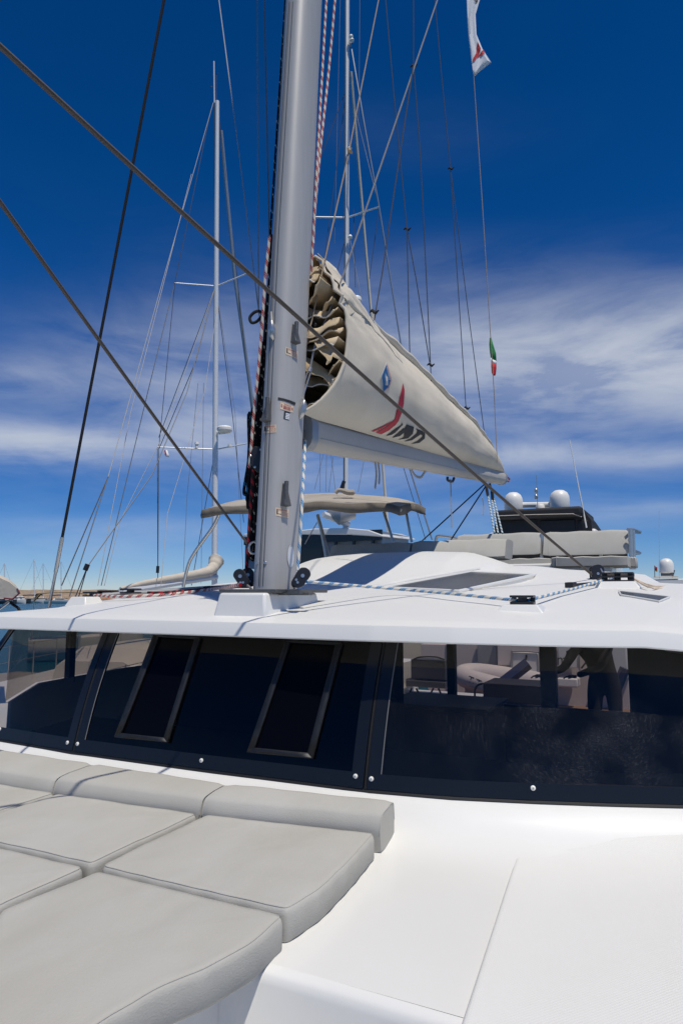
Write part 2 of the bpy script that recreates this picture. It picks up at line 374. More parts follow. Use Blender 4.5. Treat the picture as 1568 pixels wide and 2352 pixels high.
def decal(mb, poly, bvh, off=.003, cuts=3, n=None):
    """polygon given as rays onto a surface: every vertex lies on the surface, lifted along its normal"""
    bm = bmesh.new(); vs = [bm.verts.new((p[0], p[1], 0)) for p in poly]; f = bm.faces.new(vs)
    bmesh.ops.triangulate(bm, faces=[f])
    for _ in range(cuts): bmesh.ops.subdivide_edges(bm, edges=[e for e in bm.edges if e.calc_length() > 6], cuts=1)
    bmesh.ops.triangulate(bm, faces=bm.faces[:])
    proj_bm(mb, bm, bvh, off); bm.free()
def proj_bm(mb, bm, bvh, off):
    pts = []
    bm.verts.ensure_lookup_table(); bm.verts.index_update()
    for v in bm.verts:
        d = ray(v.co.x, v.co.y).normalized(); h = bvh.ray_cast(O, d)
        if h[0] is None: pts.append(None); continue
        nn = h[1] if h[1].dot(d) < 0 else -h[1]; pts.append(h[0] + nn*off)
    fs = [[v.index for v in f.verts] for f in bm.faces if all(pts[v.index] is not None for v in f.verts)]
    mb.add([p if p is not None else O for p in pts], fs)
def text_bm(body, quad, shear=0.0):
    """lettering laid out in the quad of rays tl, tr, br, bl"""
    cu = bpy.data.curves.new('t', 'FONT'); cu.body = body; cu.resolution_u = 2; cu.shear = shear
    ob = bpy.data.objects.new('t', cu); COL.objects.link(ob); me = bpy.data.meshes.new_from_object(ob)
    bpy.data.objects.remove(ob); bpy.data.curves.remove(cu)
    xs = [v.co.x for v in me.vertices]; ys = [v.co.y for v in me.vertices]; x0, x1, y0, y1 = min(xs), max(xs), min(ys), max(ys)
    tl, tr, br, bl = [Vector(q + (0,)) if len(q) == 2 else Vector(q) for q in quad]
    bm = bmesh.new(); bm.from_mesh(me); bpy.data.meshes.remove(me)
    for v in bm.verts:
        a = (v.co.x - x0)/(x1 - x0); b = (v.co.y - y0)/(y1 - y0)
        v.co = bl.lerp(br, a).lerp(tl.lerp(tr, a), b)
    return bm
def text_flat(name, body, quad, m, parent):
    bm = text_bm(body, quad); mb = MB(); bm.verts.index_update(); mb.add([v.co.copy() for v in bm.verts], [[v.index for v in f.verts] for f in bm.faces]); bm.free()
    return mb.build(name, m, parent, sharp=0)
def tube_obj(name, pts, r, m, parent=None, n=8, cap=True): return MB().tube(pts, r, n, cap).build(name, m, parent)
def inset(poly, d):
    n = len(poly); out = []
    area = sum(poly[i].x*poly[(i+1) % n].y - poly[(i+1) % n].x*poly[i].y for i in range(n)); sg = 1 if area > 0 else -1
    for i in range(n):
        a, b, c = poly[i-1], poly[i], poly[(i+1) % n]
        e1 = (b - a).to_2d().normalized(); e2 = (c - b).to_2d().normalized()
        n1 = Vector((-e1.y, e1.x))*sg; n2 = Vector((-e2.y, e2.x))*sg
        m = (n1 + n2); m = m/max(.35, m.dot(n1)) if m.length > 1e-6 else n1
        out.append(Vector((b.x + m.x*d, b.y + m.y*d, b.z)))
    return out
def dens(poly, step):
    out = []
    for i in range(len(poly)):
        a, b = Vector(poly[i]), Vector(poly[(i+1) % len(poly)]); k = max(1, int((b - a).length/step))
        out += [a.lerp(b, j/k) for j in range(k)]
    return out
def round_poly(poly, r, k=5):
    out = []
    n = len(poly)
    for i in range(n):
        a, b, c = Vector(poly[i-1]), Vector(poly[i]), Vector(poly[(i+1) % n])
        d1 = min(r, (a - b).length*.45); d2 = min(r, (c - b).length*.45)
        p = b + (a - b).normalized()*d1; q = b + (c - b).normalized()*d2
        for j in range(k+1):
            t = j/k; out.append(p*(1-t)**2 + b*2*t*(1-t) + q*t*t)
    return out

# ================================================================== THE SETTING
def plane(name, x0, x1, y0, y1, z, m):
    o = MB().add([(x0, y0, z), (x1, y0, z), (x1, y1, z), (x0, y1, z)], [(0, 1, 2, 3)]).build(name, m, sharp=0); o['kind'] = 'structure'; return o
plane('sea_water', -6000, 6000, -6000, 6000, 0, 'water')
q = MB().box((-2, 12.6, .35), (30, 2.0, .9)).build('quay', 'concrete', bevel=.03); q['kind'] = 'structure'
# breakwater: a long wall across the harbour mouth, with rocks at its foot
a = PD(-500, 1384, 215); b = PD(640, 1384, 225)
a.z = b.z = 0; dirn = (b - a).normalized(); nrm = Vector((-dirn.y, dirn.x, 0))
bw = thing('breakwater_wall', 'long sandy stone breakwater wall across the harbour behind the moored boats', 'wall', (a + b)/2)
mb = MB(); rows = []
for k in range(61):
    p = a.lerp(b, k/60); t = 4.05 + .12*math.sin(k*1.7) + random.uniform(-.05, .05)
    rows.append([p - nrm*.5 + Vector((0, 0, -1)), p + Vector((0, 0, t)), p + nrm*2.5 + Vector((0, 0, t)), p + nrm*3 + Vector((0, 0, -1))])
mb.loft(rows, close=False); mb.build('stone_face', 'breakwater', bw)
mb = MB(); rows = []
for k in range(121):
    p = a.lerp(b, k/120); rows.append([p - nrm*6 + Vector((0, 0, -.6)), p - nrm*(3 + random.uniform(-.7, .7)) + Vector((0, 0, random.uniform(.4, 1.1))), p - nrm*.4 + Vector((0, 0, random.uniform(.9, 1.7)))])
mb.sheet(rows); mb.build('rock_foot', 'rock_orange', bw, sharp=10)

# ================================================================== THE CATAMARAN
X0 = -1.81
cat = thing('catamaran', 'white sailing catamaran in the foreground with dark wraparound windscreen and tall grey mast', 'catamaran', (X0, 5, 0))
# ---- coachroof
BY = [2.5, 2.56, 2.66, 2.9, 3.4, 4.0, 5.0, 5.8]; BH = [-.126, -.109, -.094, -.066, -.014, .03, .085, .10]
HWY = [2.5, 2.53, 2.6, 2.75, 3.0, 3.5, 4.2, 5.72]; HW = [1.5, 1.62, 1.76, 1.94, 2.12, 2.36, 2.5, 2.55]
SKY = [(590, 1336), (690, 1332), (706, 1322), (735, 1300), (762, 1283), (800, 1277), (860, 1272), (1000, 1268), (1085, 1270), (1130, 1283), (1180, 1300), (1240, 1301), (1300, 1308), (1440, 1316), (1480, 1320), (1520, 1342), (1568, 1347), (1640, 1352)]
SKX = []; SKH = []
for q in SKY: p = PY(q[0], q[1], 5.7); SKX.append(p.x); SKH.append(p.z - E)
WBX = [-3.7, -3.146, -2.592, -1.86, -1.117, -.80, -.523, -.274, -.043, .45]; WBY = [2.47, 2.427, 2.396, 2.406, 2.439, 2.495, 2.58, 2.669, 2.762, 2.98]
def wb(X): return interp(WBX, WBY, X)
def ylip(X): return 2.5 + .92*max(0.0, wb(X) - 2.44) if X > -1.2 else 2.5
def hw(Y): return interp(HWY, HW, Y)
def hwr(Y): return interp([2.5, 2.75, 3.0, 3.5, 4.2, 5.72], [1.63, 1.90, 2.14, 2.45, 2.58, 2.65], Y)
def hbase(X, Y):
    if X < X0: return interp(BY, BH, Y) - .105*min(1.0, abs(X - X0)/hw(Y))**3.6*sstep(2.5, 3.2, Y) - .12*max(0, -3.33 - .16*(Y - 2.5) - X)*.3
    yl = ylip(X); k = max(0.0, 1 - max(0.0, Y - yl)/1.6); Ye = Y - (yl - 2.5)*k
    d = min(1.0, abs(X - X0 - .06)/2.55); cr = X - (-.185 + .16*(Y - 2.5))
    return interp(BY, BH, Ye) - .085*d**5*sstep(2.5, 3.2, Ye) - .10*max(0, cr) - .009*sstep(-1.1, -.2, X)*(1 - sstep(0, .6, Y - yl))
def hroof(X, Y):
    b = hbase(X, Y); s = interp(SKX, SKH, X) if X > SKX[0] else hbase(X, 5.7)
    t0 = 4.25 if X < -1.3 else 4.6
    return b + (s - hbase(X, 5.7))*sstep(t0, 5.55, Y)
def hit_slope(px, py):          # where a sight line meets the undented roof
    r = ray(px, py); t = 2.0
    while t < 7.0:
        p = r*t
        if p.y > 2.5 and p.z < hroof(p.x, p.y): return Vector((p.x, p.y, hroof(p.x, p.y) + E))
        t += .004
    return PD(px, py, 4.8)
SKQ = [hit_slope(*q) for q in ((882, 1352), (1078, 1316), (1228, 1322), (1052, 1361))]
def quad_uv(Q, x, y):
    u = v = .5
    for _ in range(12):
        p = Q[0].lerp(Q[1], u).lerp(Q[3].lerp(Q[2], u), v); du = (Q[1] - Q[0]).lerp(Q[2] - Q[3], v); dv = (Q[3] - Q[0]).lerp(Q[2] - Q[1], u)
        ex, ey = x - p.x, y - p.y; det = du.x*dv.y - du.y*dv.x
        if abs(det) < 1e-9: break
        u += (ex*dv.y - ey*dv.x)/det; v += (du.x*ey - du.y*ex)/det; u = max(-3, min(4, u)); v = max(-3, min(4, v))
    p = Q[0].lerp(Q[1], u).lerp(Q[3].lerp(Q[2], u), v)
    return (u, v) if math.hypot(p.x - x, p.y - y) < 1e-3 else (-9, -9)
hslope = hroof
def hroof(X, Y):
    h = hslope(X, Y)
    if 3.0 < Y < 5.7 and -2.9 < X < -.2:
        u, v = quad_uv(SKQ, X, Y)
        if -.01 <= u <= 1.01 and -.01 <= v <= 1.01: h = min(h, SKQ[0].lerp(SKQ[1], u).lerp(SKQ[3].lerp(SKQ[2], u), v).z - E - .03)
    return h
rows = []; NY, NX = 150, 220
for j in range(NY+1):
    t = (j/NY)**1.25; l = X0 - hw(2.5 + 3.22*t); r = lerp(.5, .85, min(1, t*3)); rr = []
    for i in range(NX+1):
        X = lerp(l, r, i/NX); Y = lerp(ylip(X), 5.72, t); rr.append(V(X, Y, hroof(X, Y)))
    rows.append(rr)
roof = MB(); roof.sheet(rows); ROOF = bvh_of(roof)
roof_o = roof.build('coachroof', 'nonskid', cat, sharp=60)
# fascia: rounded nose, a face and the soffit under it, all round the front and sides
edge = [r[0] for r in rows[::-1]] + rows[0][1:-1] + [r[-1] for r in rows]
cen = V(X0, 4.3, 0)
prof = [(0, 0), (.004, -.0015), (.0065, -.006), (.022, -.058), (.019, -.063), (.010, -.0645), (-.03, -.062), (-.30, -.045)]
rings = []
for out, dz in prof:
    ring = []
    for i, p in enumerate(edge):
        a = edge[max(0, i-2)]; b = edge[min(len(edge)-1, i+2)]; t = (b - a); nn = Vector((t.y, -t.x, 0)).normalized()
        ring.append(p + nn*out*(1 if out < .1 else 1) + Vector((0, 0, dz)))
    rings.append(ring)
mb = MB(); mb.loft(rings, close=False); mb.build('roof_fascia', 'gelcoat', cat, sharp=28)
mb = MB()
bk = rows[-1]; mb.sheet([bk, [p + Vector((0, .02, -.5)) for p in bk]]); mb.build('flybridge_front', 'gelcoat', cat)
mb = MB(); mb.box(V(X0, 7.0, -.06), (4.6, 2.6, .1)); mb.build('flybridge_floor', 'gelcoat', cat, bevel=.01)
def on_roof(px, py):
    d = ray(px, py).normalized(); h = ROOF.ray_cast(O, d); return h[0] if h[0] is not None else PD(px, py, 4.6)
def roof_at(X, Y): return V(X, Y, hroof(X, Y))
# creases moulded into the roof
def roof_strip(name, pts, w, m, lift=.004):
    P = []
    for a, b in zip(pts[:-1], pts[1:]):
        for k in range(8): t = k/8; P.append((lerp(a[0], b[0], t), lerp(a[1], b[1], t)))
    P.append(pts[-1])
    mb = MB(); mb.tube([roof_at(x, y) + Vector((0, 0, lift - w)) for x, y in P], w, 8); return mb.build(name, m, cat)
# ---- windscreen
HB, HT = -.735, -.165
def glass_pt(X, a, off=0.0):
    """a = 0 at the foot of the glass, 1 at its head; off = proud of the pane"""
    y = wb(X) + .215*a - .02*math.sin(a*math.pi)
    return V(X, y - off*.93, lerp(HB, HT, a) + off*.37)
def pane(name, xb0, xb1, xt0, xt1, gm, label=None, bl=.05, br=.05):
    NXp, NA = 24, 10; root = None
    def pt(s, a, off=0.0): return glass_pt(lerp(lerp(xb0, xb1, s), lerp(xt0, xt1, s), a), a, off)
    mb = MB(); mb.sheet([[pt(i/NXp, j/NA) for i in range(NXp+1)] for j in range(NA+1)]); bv = bvh_of(mb)
    root = mb.build(name, gm, cat)
    if label: root['label'] = label
    W = xb1 - xb0; fl, fr, fb, ft = bl/W, 1 - br/W, .095, .955
    mb = MB()
    def strip(s0, s1, a0, a1):
        ns = max(1, int(abs(s1 - s0)*NXp)); na = max(1, int(abs(a1 - a0)*NA))
        g0 = [[pt(lerp(s0, s1, i/ns), lerp(a0, a1, j/na), .004) for i in range(ns+1)] for j in range(na+1)]; g1 = [[pt(lerp(s0, s1, i/ns), lerp(a0, a1, j/na), -.008) for i in range(ns+1)] for j in range(na+1)]
        mb.sheet(g0); mb.sheet(g1)
        per0 = g0[0] + [r[-1] for r in g0[1:]] + g0[-1][-2::-1] + [r[0] for r in g0[-2:0:-1]]; per1 = g1[0] + [r[-1] for r in g1[1:]] + g1[-1][-2::-1] + [r[0] for r in g1[-2:0:-1]]
        mb.loft([per0, per1], cap=False)
    strip(0, 1, 0, fb); strip(0, fl, fb, ft); strip(fr, 1, fb, ft); strip(0, 1, ft, 1)
    mb.build('black_border', 'black_trim', root, sharp=40)
    # bead of sealant along the inner edge of the border
    mb = MB(); mb.tube([pt(fl, lerp(fb, ft, k/8), .004) for k in range(9)], .0016, 6); mb.build('sealant_bead', 'bead', root)
    return root, bv
pl, bvl = pane('windscreen_pane', -3.62, -2.600, -3.38, -2.600, 'pane_plain', 'narrow left windscreen pane with the neighbouring yacht seen through it')
pm, bvm = pane('windscreen_pane', -2.584, -1.125, -2.584, -1.125, 'pane_plain', 'middle windscreen pane with two opening hatches')
pr, bvr = pane('windscreen_pane', -1.109, .42, -1.109, .42, 'pane_glass', 'wide scratched right windscreen pane')
# dark rubber in the gaps between the panes
for X in (-2.592, -1.117):
    mb = MB(); mb.tube([glass_pt(X, k/8, -.004) for k in range(9)], .0075, 6); mb.build('rubber_joint', 'black_rubber', cat)
mb = MB(); mb.tube([V(x, wb(x) + .002, HB - .008) for x in [-3.6 + k*.1 for k in range(41)]], .009, 6); mb.build('rubber_joint', 'black_rubber', cat)
# opening hatches in the middle pane
for outer, inner in ((((357, 1460), (464, 1466), (389, 1706), (267.5, 1694)), ((375, 1467), (446, 1471), (378, 1690), (290, 1680))),
                     (((659, 1474), (788, 1480), (721, 1743), (571, 1729)), ((674, 1479), (767, 1484), (705, 1724), (596, 1713)))):
    inner = [(lerp(a[0], b[0], .3), lerp(a[1], b[1], .3)) for a, b in zip(inner, outer)]
    mb = MB()
    for i in range(4):
        j = (i+1) % 4; decal(mb, (outer[i], outer[j], inner[j], inner[i]), bvm, .010, 2)
    hf = mb.build('hatch_frame', 'hatch_trim', pm, solid=.012)
    mb = MB(); decal(mb, inner, bvm, .004, 2); mb.build('hatch_glass', 'hatch_black', pm)
for px, py, bv, pn in ((157, 1706, bvl, pl), (2, 1675, bvl, pl), (180, 1709, bvm, pm), (464, 1747, bvm, pm), (817, 1783, bvm, pm), (853, 1789, bvr, pr), (1223, 1810, bvr, pr)):
    h = bv.ray_cast(O, ray(px, py).normalized())
    if h[0] is None: continue
    n = h[1] if h[1].y < 0 else -h[1]
    mb = MB(); mb.lathe(h[0] + n*.003, [(.0005, .007), (.0035, .0065), (.006, .005), (.0085, .004), (.0095, 0)], 14, n); mb.build('screw_cap', 'dome_white', pn)
    mb = MB(); mb.lathe(h[0] + n*.0085, [(.0028, 0), (.0028, .002)], 10, n); mb.build('screw_head', 'grey_alu', pn)
# interior seen through the glass
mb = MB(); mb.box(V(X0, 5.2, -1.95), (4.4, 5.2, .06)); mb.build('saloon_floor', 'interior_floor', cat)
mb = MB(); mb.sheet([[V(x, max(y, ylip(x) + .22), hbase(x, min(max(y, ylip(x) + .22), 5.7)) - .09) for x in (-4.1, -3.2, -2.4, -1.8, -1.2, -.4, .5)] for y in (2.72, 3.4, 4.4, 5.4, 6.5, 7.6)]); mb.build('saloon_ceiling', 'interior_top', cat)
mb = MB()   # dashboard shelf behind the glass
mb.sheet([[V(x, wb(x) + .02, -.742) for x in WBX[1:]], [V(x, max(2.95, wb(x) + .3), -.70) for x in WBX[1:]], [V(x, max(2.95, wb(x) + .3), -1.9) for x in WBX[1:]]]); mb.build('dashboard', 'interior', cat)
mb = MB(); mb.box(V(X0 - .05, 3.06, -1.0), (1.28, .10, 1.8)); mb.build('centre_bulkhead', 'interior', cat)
# aft bulkhead with the opening into the cockpit
AY = 7.6
def aft(x0, x1, y0, y1, t=.08):
    ym = min(1600, (y0 + y1)/2); a = PY(x0, ym, AY); b = PY(x1, ym, AY); a.z = PY(x0, y0, AY).z; b.z = PY(x1, y1, AY).z; z0, z1 = min(a.z, b.z), max(a.z, b.z)
    return MB().box(((a.x + b.x)/2, AY, (z0 + z1)/2), (abs(b.x - a.x), t, z1 - z0))
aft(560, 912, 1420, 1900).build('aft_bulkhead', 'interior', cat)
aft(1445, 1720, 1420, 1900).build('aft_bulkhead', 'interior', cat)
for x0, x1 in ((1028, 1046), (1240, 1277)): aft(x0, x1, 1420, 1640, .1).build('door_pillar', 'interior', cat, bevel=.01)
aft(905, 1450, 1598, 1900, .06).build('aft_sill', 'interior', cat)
# saloon furniture: galley block, a seat on a pedestal, a sideboard
mb = MB(); p = PY(1005, 1625, 5.2); mb.box((p.x, 5.4, p.z - .45), (.8, .6, .9)); mb.build('galley_block', 'interior', cat, bevel=.02)
mb = MB(); mb.box((p.x, 5.4, p.z + .015), (.84, .64, .03)); mb.build('worktop', 'interior_top', cat, bevel=.008)
# starboard side: sill and windows
for nm, pts, z0, z1, m in (('side_wall', [(-3.42, 2.66), (-3.95, 3.3), (-4.12, 4.2), (-4.15, 7.6)], -1.95, -.60, 'gelcoat'), ('side_window', [(-3.42, 2.66), (-3.95, 3.3), (-4.12, 4.2), (-4.15, 7.6)], -.60, -.10, 'side_glass')):
    mb = MB(); mb.sheet([[V(x, y, z0) for x, y in pts], [V(x + .04, y, z1) for x, y in pts]]); mb.build(nm, m, cat, solid=.02 if m == 'gelcoat' else 0)
for x, y, w in ((-4.02, 3.62, .05), (-4.13, 4.75, .07), (-4.15, 6.3, .3)):
    mb = MB(); mb.box(V(x + .03, y, -.36), (.05, w, .55)); mb.build('window_post', 'interior', cat)
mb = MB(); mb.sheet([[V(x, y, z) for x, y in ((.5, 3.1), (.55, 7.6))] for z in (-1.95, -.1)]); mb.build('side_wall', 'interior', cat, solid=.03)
# ---- foredeck below the windscreen
mb = MB(); rows2 = []
DP = [(-.06, -.70), (-.006, -.742), (.012, -.750), (.035, -.763), (.07, -.79), (.11, -.82), (.16, -.845), (.22, -.863), (.30, -.873), (.40, -.875)]
xs = [-4.9, -4.3, -3.8, -3.4, -3.1, -2.8, -2.5, -2.2, -1.9, -1.6, -1.3, -1.117, -1.0, -.9, -.8, -.7, -.6, -.5, -.4, -.3, -.2, -.1, 0, .15, .3, .5, .8, 1.2]
FE = 1.452
for i, x in enumerate(xs):
    col = [V(x, wb(x) - d, h) for d, h in DP]
    y1 = wb(x) - .40
    for k in range(1, 6): col.append(V(x, lerp(y1, FE + .03, k/5), -.875))
    rows2.append(col)
mb.loft(rows2, close=False); mb.build('foredeck', 'gelcoat', cat, sharp=50)
def drop(pts, name):   # rounded edge and the face under it
    mb = MB(); R = []
    for (x, y, nx, ny) in pts:
        R.append([V(x - nx*.03, y - ny*.03, -.875), V(x - nx*.012, y - ny*.012, -.8775), V(x, y, -.888), V(x + nx*.004, y + ny*.004, -.905), V(x + nx*.05, y + ny*.05, -1.30)])
    mb.loft(R, close=False); return mb.build(name, 'gelcoat', cat, sharp=60)
drop([(-.40, FE - .002, 0, -1), (-.75, FE, 0, -1), (-.99, FE, 0, -1), (-1.03, FE - .03, .4, -.7), (-1.05, FE - .1, 1, 0), (-1.07, 1.1, 1, 0), (-1.1, .7, 1, 0), (-1.3, .2, 1, 0)], 'deck_edge')
mb = MB(); mb.add([V(-4.9, FE + .03, -.876), V(-1.08, FE + .03, -.876), V(-1.08, FE - .1, -.876), V(-1.1, 1.1, -.876), V(-1.13, .7, -.876), V(-1.33, .2, -.876), V(-4.9, .2, -.876)], [range(7)]); mb.build('sunpad_base', 'gelcoat', cat, sharp=0)
mb = MB(); mb.box(V(-.8, .3, -1.33), (5, 3, .06)); mb.build('lower_deck', 'gelcoat', cat)
# side deck with moulded non-skid panel, its rounded edge standing proud
ln = [PZ(1210, 1902, -.815), PZ(1180, 1985, -.872), PZ(1130, 2138, -.872), PZ(1060, 2352, -.872)]; ln.append(ln[-1] + (ln[-1] - ln[-2])*2.5)
ln = smooth_path(ln, 6)
mb = MB(); L0 = []
for k, p in enumerate(ln):
    z = p.z; R = []
    for d, dz in ((-.004, -.02 if p.y > FE + .06 else -.46), (.0, .001), (.004, .006), (.009, .0075), (.016, .0065)): R.append(Vector((p.x + d, p.y, z + dz)))
    for X in (-.3, -.1, .2, .6, 1.2):
        y = p.y + (wb(X) - wb(-.527))*(1 - k/(len(ln)-1))*.9
        t = (X - p.x)/1.7
        R.append(Vector((X, y, z + .0065 + .012*sstep(0, .5, t)*(1 - k/(len(ln)-1)))))
    L0.append(R)
mb.loft(L0, close=False); mb.build('side_deck_panel', 'nonskid', cat, sharp=60)
# hulls
for sx in (-1, 1):
    mb = MB(); rr = []
    for t in range(13):
        a = t/12; y = lerp(-2.6, 10.3, a); w = .75*math.sin(min(1, a*2.2 + .05)*math.pi/2) + .03; c = X0 + sx*2.75
        zt = 3.0 - .93 - .10*a if a > .3 else 3.0 - .96
        rr.append([Vector((c - w, y, zt)), Vector((c - w*.95, y, 1.0)), Vector((c - w*.5, y, -.3)), Vector((c + w*.5, y, -.3)), Vector((c + w*.95, y, 1.0)), Vector((c + w, y, zt))])
    mb.loft(rr); mb.build('hull', 'gelcoat', cat)
# ---- mast
MB0 = V(X0, 2.892, 0.0); MAX = (V(X0, 3.139, 3.448) - V(X0, 2.892, .021)).normalized()
def mast_c(h): return MB0 + MAX*(h/MAX.z)
def mast_ring(h, hx=.083, hy=.128, n=40):
    c = mast_c(h); r = []
    for k in range(n):
        th = 2*math.pi*k/n; cx, sy = math.cos(th), math.sin(th); e = .78
        r.append(c + Vector((hx*math.copysign(abs(cx)**e, cx), hy*math.copysign(abs(sy)**e, sy), 0)))
    return r
mb = MB(); mb.loft([mast_ring(.018), mast_ring(3.0), mast_ring(6.0), mast_ring(13.0)]); MAST = bvh_of(mb)
mast = mb.build('mast', 'mast_alu', cat, sharp=60)
def on_mast(px, py):
    d = ray(px, py).normalized(); h = MAST.ray_cast(O, d); n = h[1] if h[1] and h[1].dot(d) < 0 else (-h[1] if h[1] else None)
    return h[0], n
def mast_line(name, pts, w, m, off=.001):
    mb = MB(); decal(mb, [(x - w, y) for x, y in pts] + [(x + w, y) for x, y in pts[::-1]], MAST, off, 5); return mb.build(name, m, mast, sharp=0)
# extruded grooves down the left of the section
for dx in (9, 12.5, 18):
    P = []
    for y in (1346, 1206, 900, 574, 280, 4):
        l = interp([0, 574, 1206, 1349], [657, 620, 593, 585.5], y); r = interp([0, 574, 1206, 1349], [739, 712, 681, 677], y)
        q = on_mast(lerp(l, r, dx/91.0), y)
        if q[0]: P.append(q[0] + q[1]*.0005)
    tube_obj('mast_groove', P, .0022, 'wire_dark' if dx != 12.5 else 'wire', mast, 6)
# mast step box and base plate
def frus(c, b, t, h0, h1):
    return MB().hexa([V(c[0] + sx*b[0], c[1] + sy*b[1], h0) for sx, sy in ((-1, -1), (1, -1), (1, 1), (-1, 1))], [V(c[0] + sx*t[0], c[1] + sy*t[1], h1) for sx, sy in ((-1, -1), (1, -1), (1, 1), (-1, 1))])
frus((X0 - .005, 2.86), (.145, .27), (.125, .245), -.12, .001).build('mast_step_box', 'gelcoat', cat, bevel=.012)
frus((X0, 2.90), (.16, .25), (.16, .25), .001, .018).build('mast_base_plate', 'cast_alu', cat, bevel=.004)
mb = MB()
for k in range(4):
    p = Vector((X0 + .16 + k*.032, 2.75 - k*.02, E + .006)); mb.box(p, (.022, .03, .02))
mb.box((X0 + .21, 2.735, E - .004), (.16, .035, .012)); mb.build('base_plate_arm', 'cast_alu', cat)
# folding steps: a wedge housing and the folded tread
def step_on(px, py, h, flip=False):
    p, n = on_mast(px, py); up = MAX; sd = n.cross(up).normalized()*(-1 if flip else 1)
    w, t = .021, .036
    mb = MB(); b = p - up*h/2; mb.hexa([b + sd*s*w + n*d for s, d in ((-1, -.004), (1, -.004), (1, t), (-1, t))], [p + up*h/2 + sd*s*w*(.25 if s < 0 else .7) + n*d for s, d in ((-1, -.004), (1, -.004), (1, .010), (-1, .010))])
    o = mb.build('folding_step', 'cast_alu', mast, bevel=.004)
    mb = MB(); c = p + up*h*.10 + sd*w*.45 + n*.024; R = Matrix((sd, n, up)).transposed(); mb.box(c, (.017, .018, h*.95), R); mb.build('step_tread', 'cast_alu', mast, bevel=.003)
step_on(675, 768, .105); step_on(653, 1137, .115); step_on(616, 945, .115, True)
# stickers
def sticker(quad, body_top, sub, danger=False):
    mb = MB(); tl, tr, br, bl = [Vector(q + (0,)) for q in quad]
    decal(mb, [q for q in quad], MAST, .0015, 3); n0 = len(mb.f)
    def cell(a0, a1, b0, b1):
        f = lambda a, b: (bl.lerp(br, a).lerp(tl.lerp(tr, a), b))
        return [tuple(f(a0, b1)[:2]), tuple(f(a1, b1)[:2]), tuple(f(a1, b0)[:2]), tuple(f(a0, b0)[:2])]
    mb.cur = 1
    if danger:
        for txt, c in ((body_top, cell(.28, .82, .70, .95)),):
            bm = text_bm(txt, c); proj_bm(mb, bm, MAST, .0026); bm.free()
        for k in range(6): decal(mb, cell(.22, .80, .56 - k*.085, .60 - k*.085), MAST, .0026, 1)
        for a in (.06, .88): decal(mb, [cell(a, a + .08, .3, .7)[i] for i in (0, 1, 3)], MAST, .0026, 0); decal(mb, [cell(a, a + .08, .2, .5)[i] for i in (0, 1, 2)], MAST, .0026, 0)
    else:
        bm = text_bm(body_top, cell(.22, .88, .68, .92)); proj_bm(mb, bm, MAST, .0026); bm.free()
        for k, s in enumerate(sub):
            bm = text_bm(s, cell(.5, .96, .46 - k*.17, .57 - k*.17)); proj_bm(mb, bm, MAST, .0026); bm.free()
        mb.cur = 2
        decal(mb, cell(.08, .17, .22, .85), MAST, .0026, 0); decal(mb, cell(.1, .45, .24, .32), MAST, .0026, 0)
    return mb.build('warning_sticker', ['sticker', 'sticker_text', 'sticker_dark'], mast, sharp=0)
def q1050(*p): return [((1050 + x*.2126)/1.7417, (1250 + y*.2126)/1.7417) for x, y in p]
SUBT = ('MUST BE', 'FOLDED WHEN', 'NOT IN USE')
sticker(q1050((435, 643), (660, 735), (650, 875), (430, 785)), 'WARNING', SUBT)
sticker(q1050((338, 1672), (578, 1768), (570, 1886), (330, 1820)), 'DANGER', (), True)
sticker(q1050((22, 2128), (262, 2108), (262, 2258), (15, 2275)), 'WARNING', SUBT)
def q900(*p): return [((900 + x*.38265)/1.7417, (1700 + y*.38265)/1.7417) for x, y in p]
sticker(q900((529, 862), (665, 885), (660, 973), (527, 948)), 'WARNING', SUBT)
mb = MB(); qd = q1050((407, 1850), (515, 1880), (502, 2032), (392, 2002)); decal(mb, qd, MAST, .0015, 3); mb.cur = 1
tl, tr, br, bl = [Vector(q + (0,)) for q in qd]
for k in range(4):
    f = lambda a, b: tuple((bl.lerp(br, a).lerp(tl.lerp(tr, a), b))[:2]); b0 = .08 + k*.19; decal(mb, [f(.28, b0 + .14), f(.95, b0 + .14), f(.95, b0), f(.28, b0)], MAST, .0026, 0)
mb.build('rigging_plate', ['sticker_dark', 'flag_white'], mast, sharp=0)
mb = MB(); decal(mb, q1050((292, 1597), (400, 1620), (520, 1655), (620, 1697), (605, 1752), (500, 1700), (400, 1665), (290, 1645)), MAST, .0018, 3); mb.build('black_tape', 'ink', mast, sharp=0)
mb = MB(); decal(mb, [(q900((682 + 33*math.cos(t*math.pi/10), 1373 + (118*math.sin(t*math.pi/10) if abs(math.sin(t*math.pi/10)) < .99 else 118*math.sin(t*math.pi/10))))[0]) for t in range(20)], MAST, .003, 2); mb.build('inspection_cover', 'white_alu', mast, sharp=0)
for px, py in q900((340, 1438), (423, 1440), (690, 1268)):
    p, n = on_mast(px, py)
    if p: mb = MB(); mb.lathe(p, [(.009, 0), (.009, .003), (.005, .006)], 12, n); mb.build('screw', 'steel', mast)
# shroud tangs on the mast: polished cups
def tang(px, py, sz=.03):
    p, n = on_mast(px, py); up = MAX
    mb = MB(); mb.tube([p + up*sz*1.7 + n*.022, p + up*sz*1.1 + n*.020, p + up*sz*.2 + n*.016, p - up*sz*.9 + n*.008, p - up*sz*1.5], [.007, .016, .020, .015, .003], 12); return p, n, mb.build('shroud_tang', 'steel', mast)
tl_p, tl_n, _ = tang(628.5, 763); tr_p, tr_n, _ = tang(689, 943)
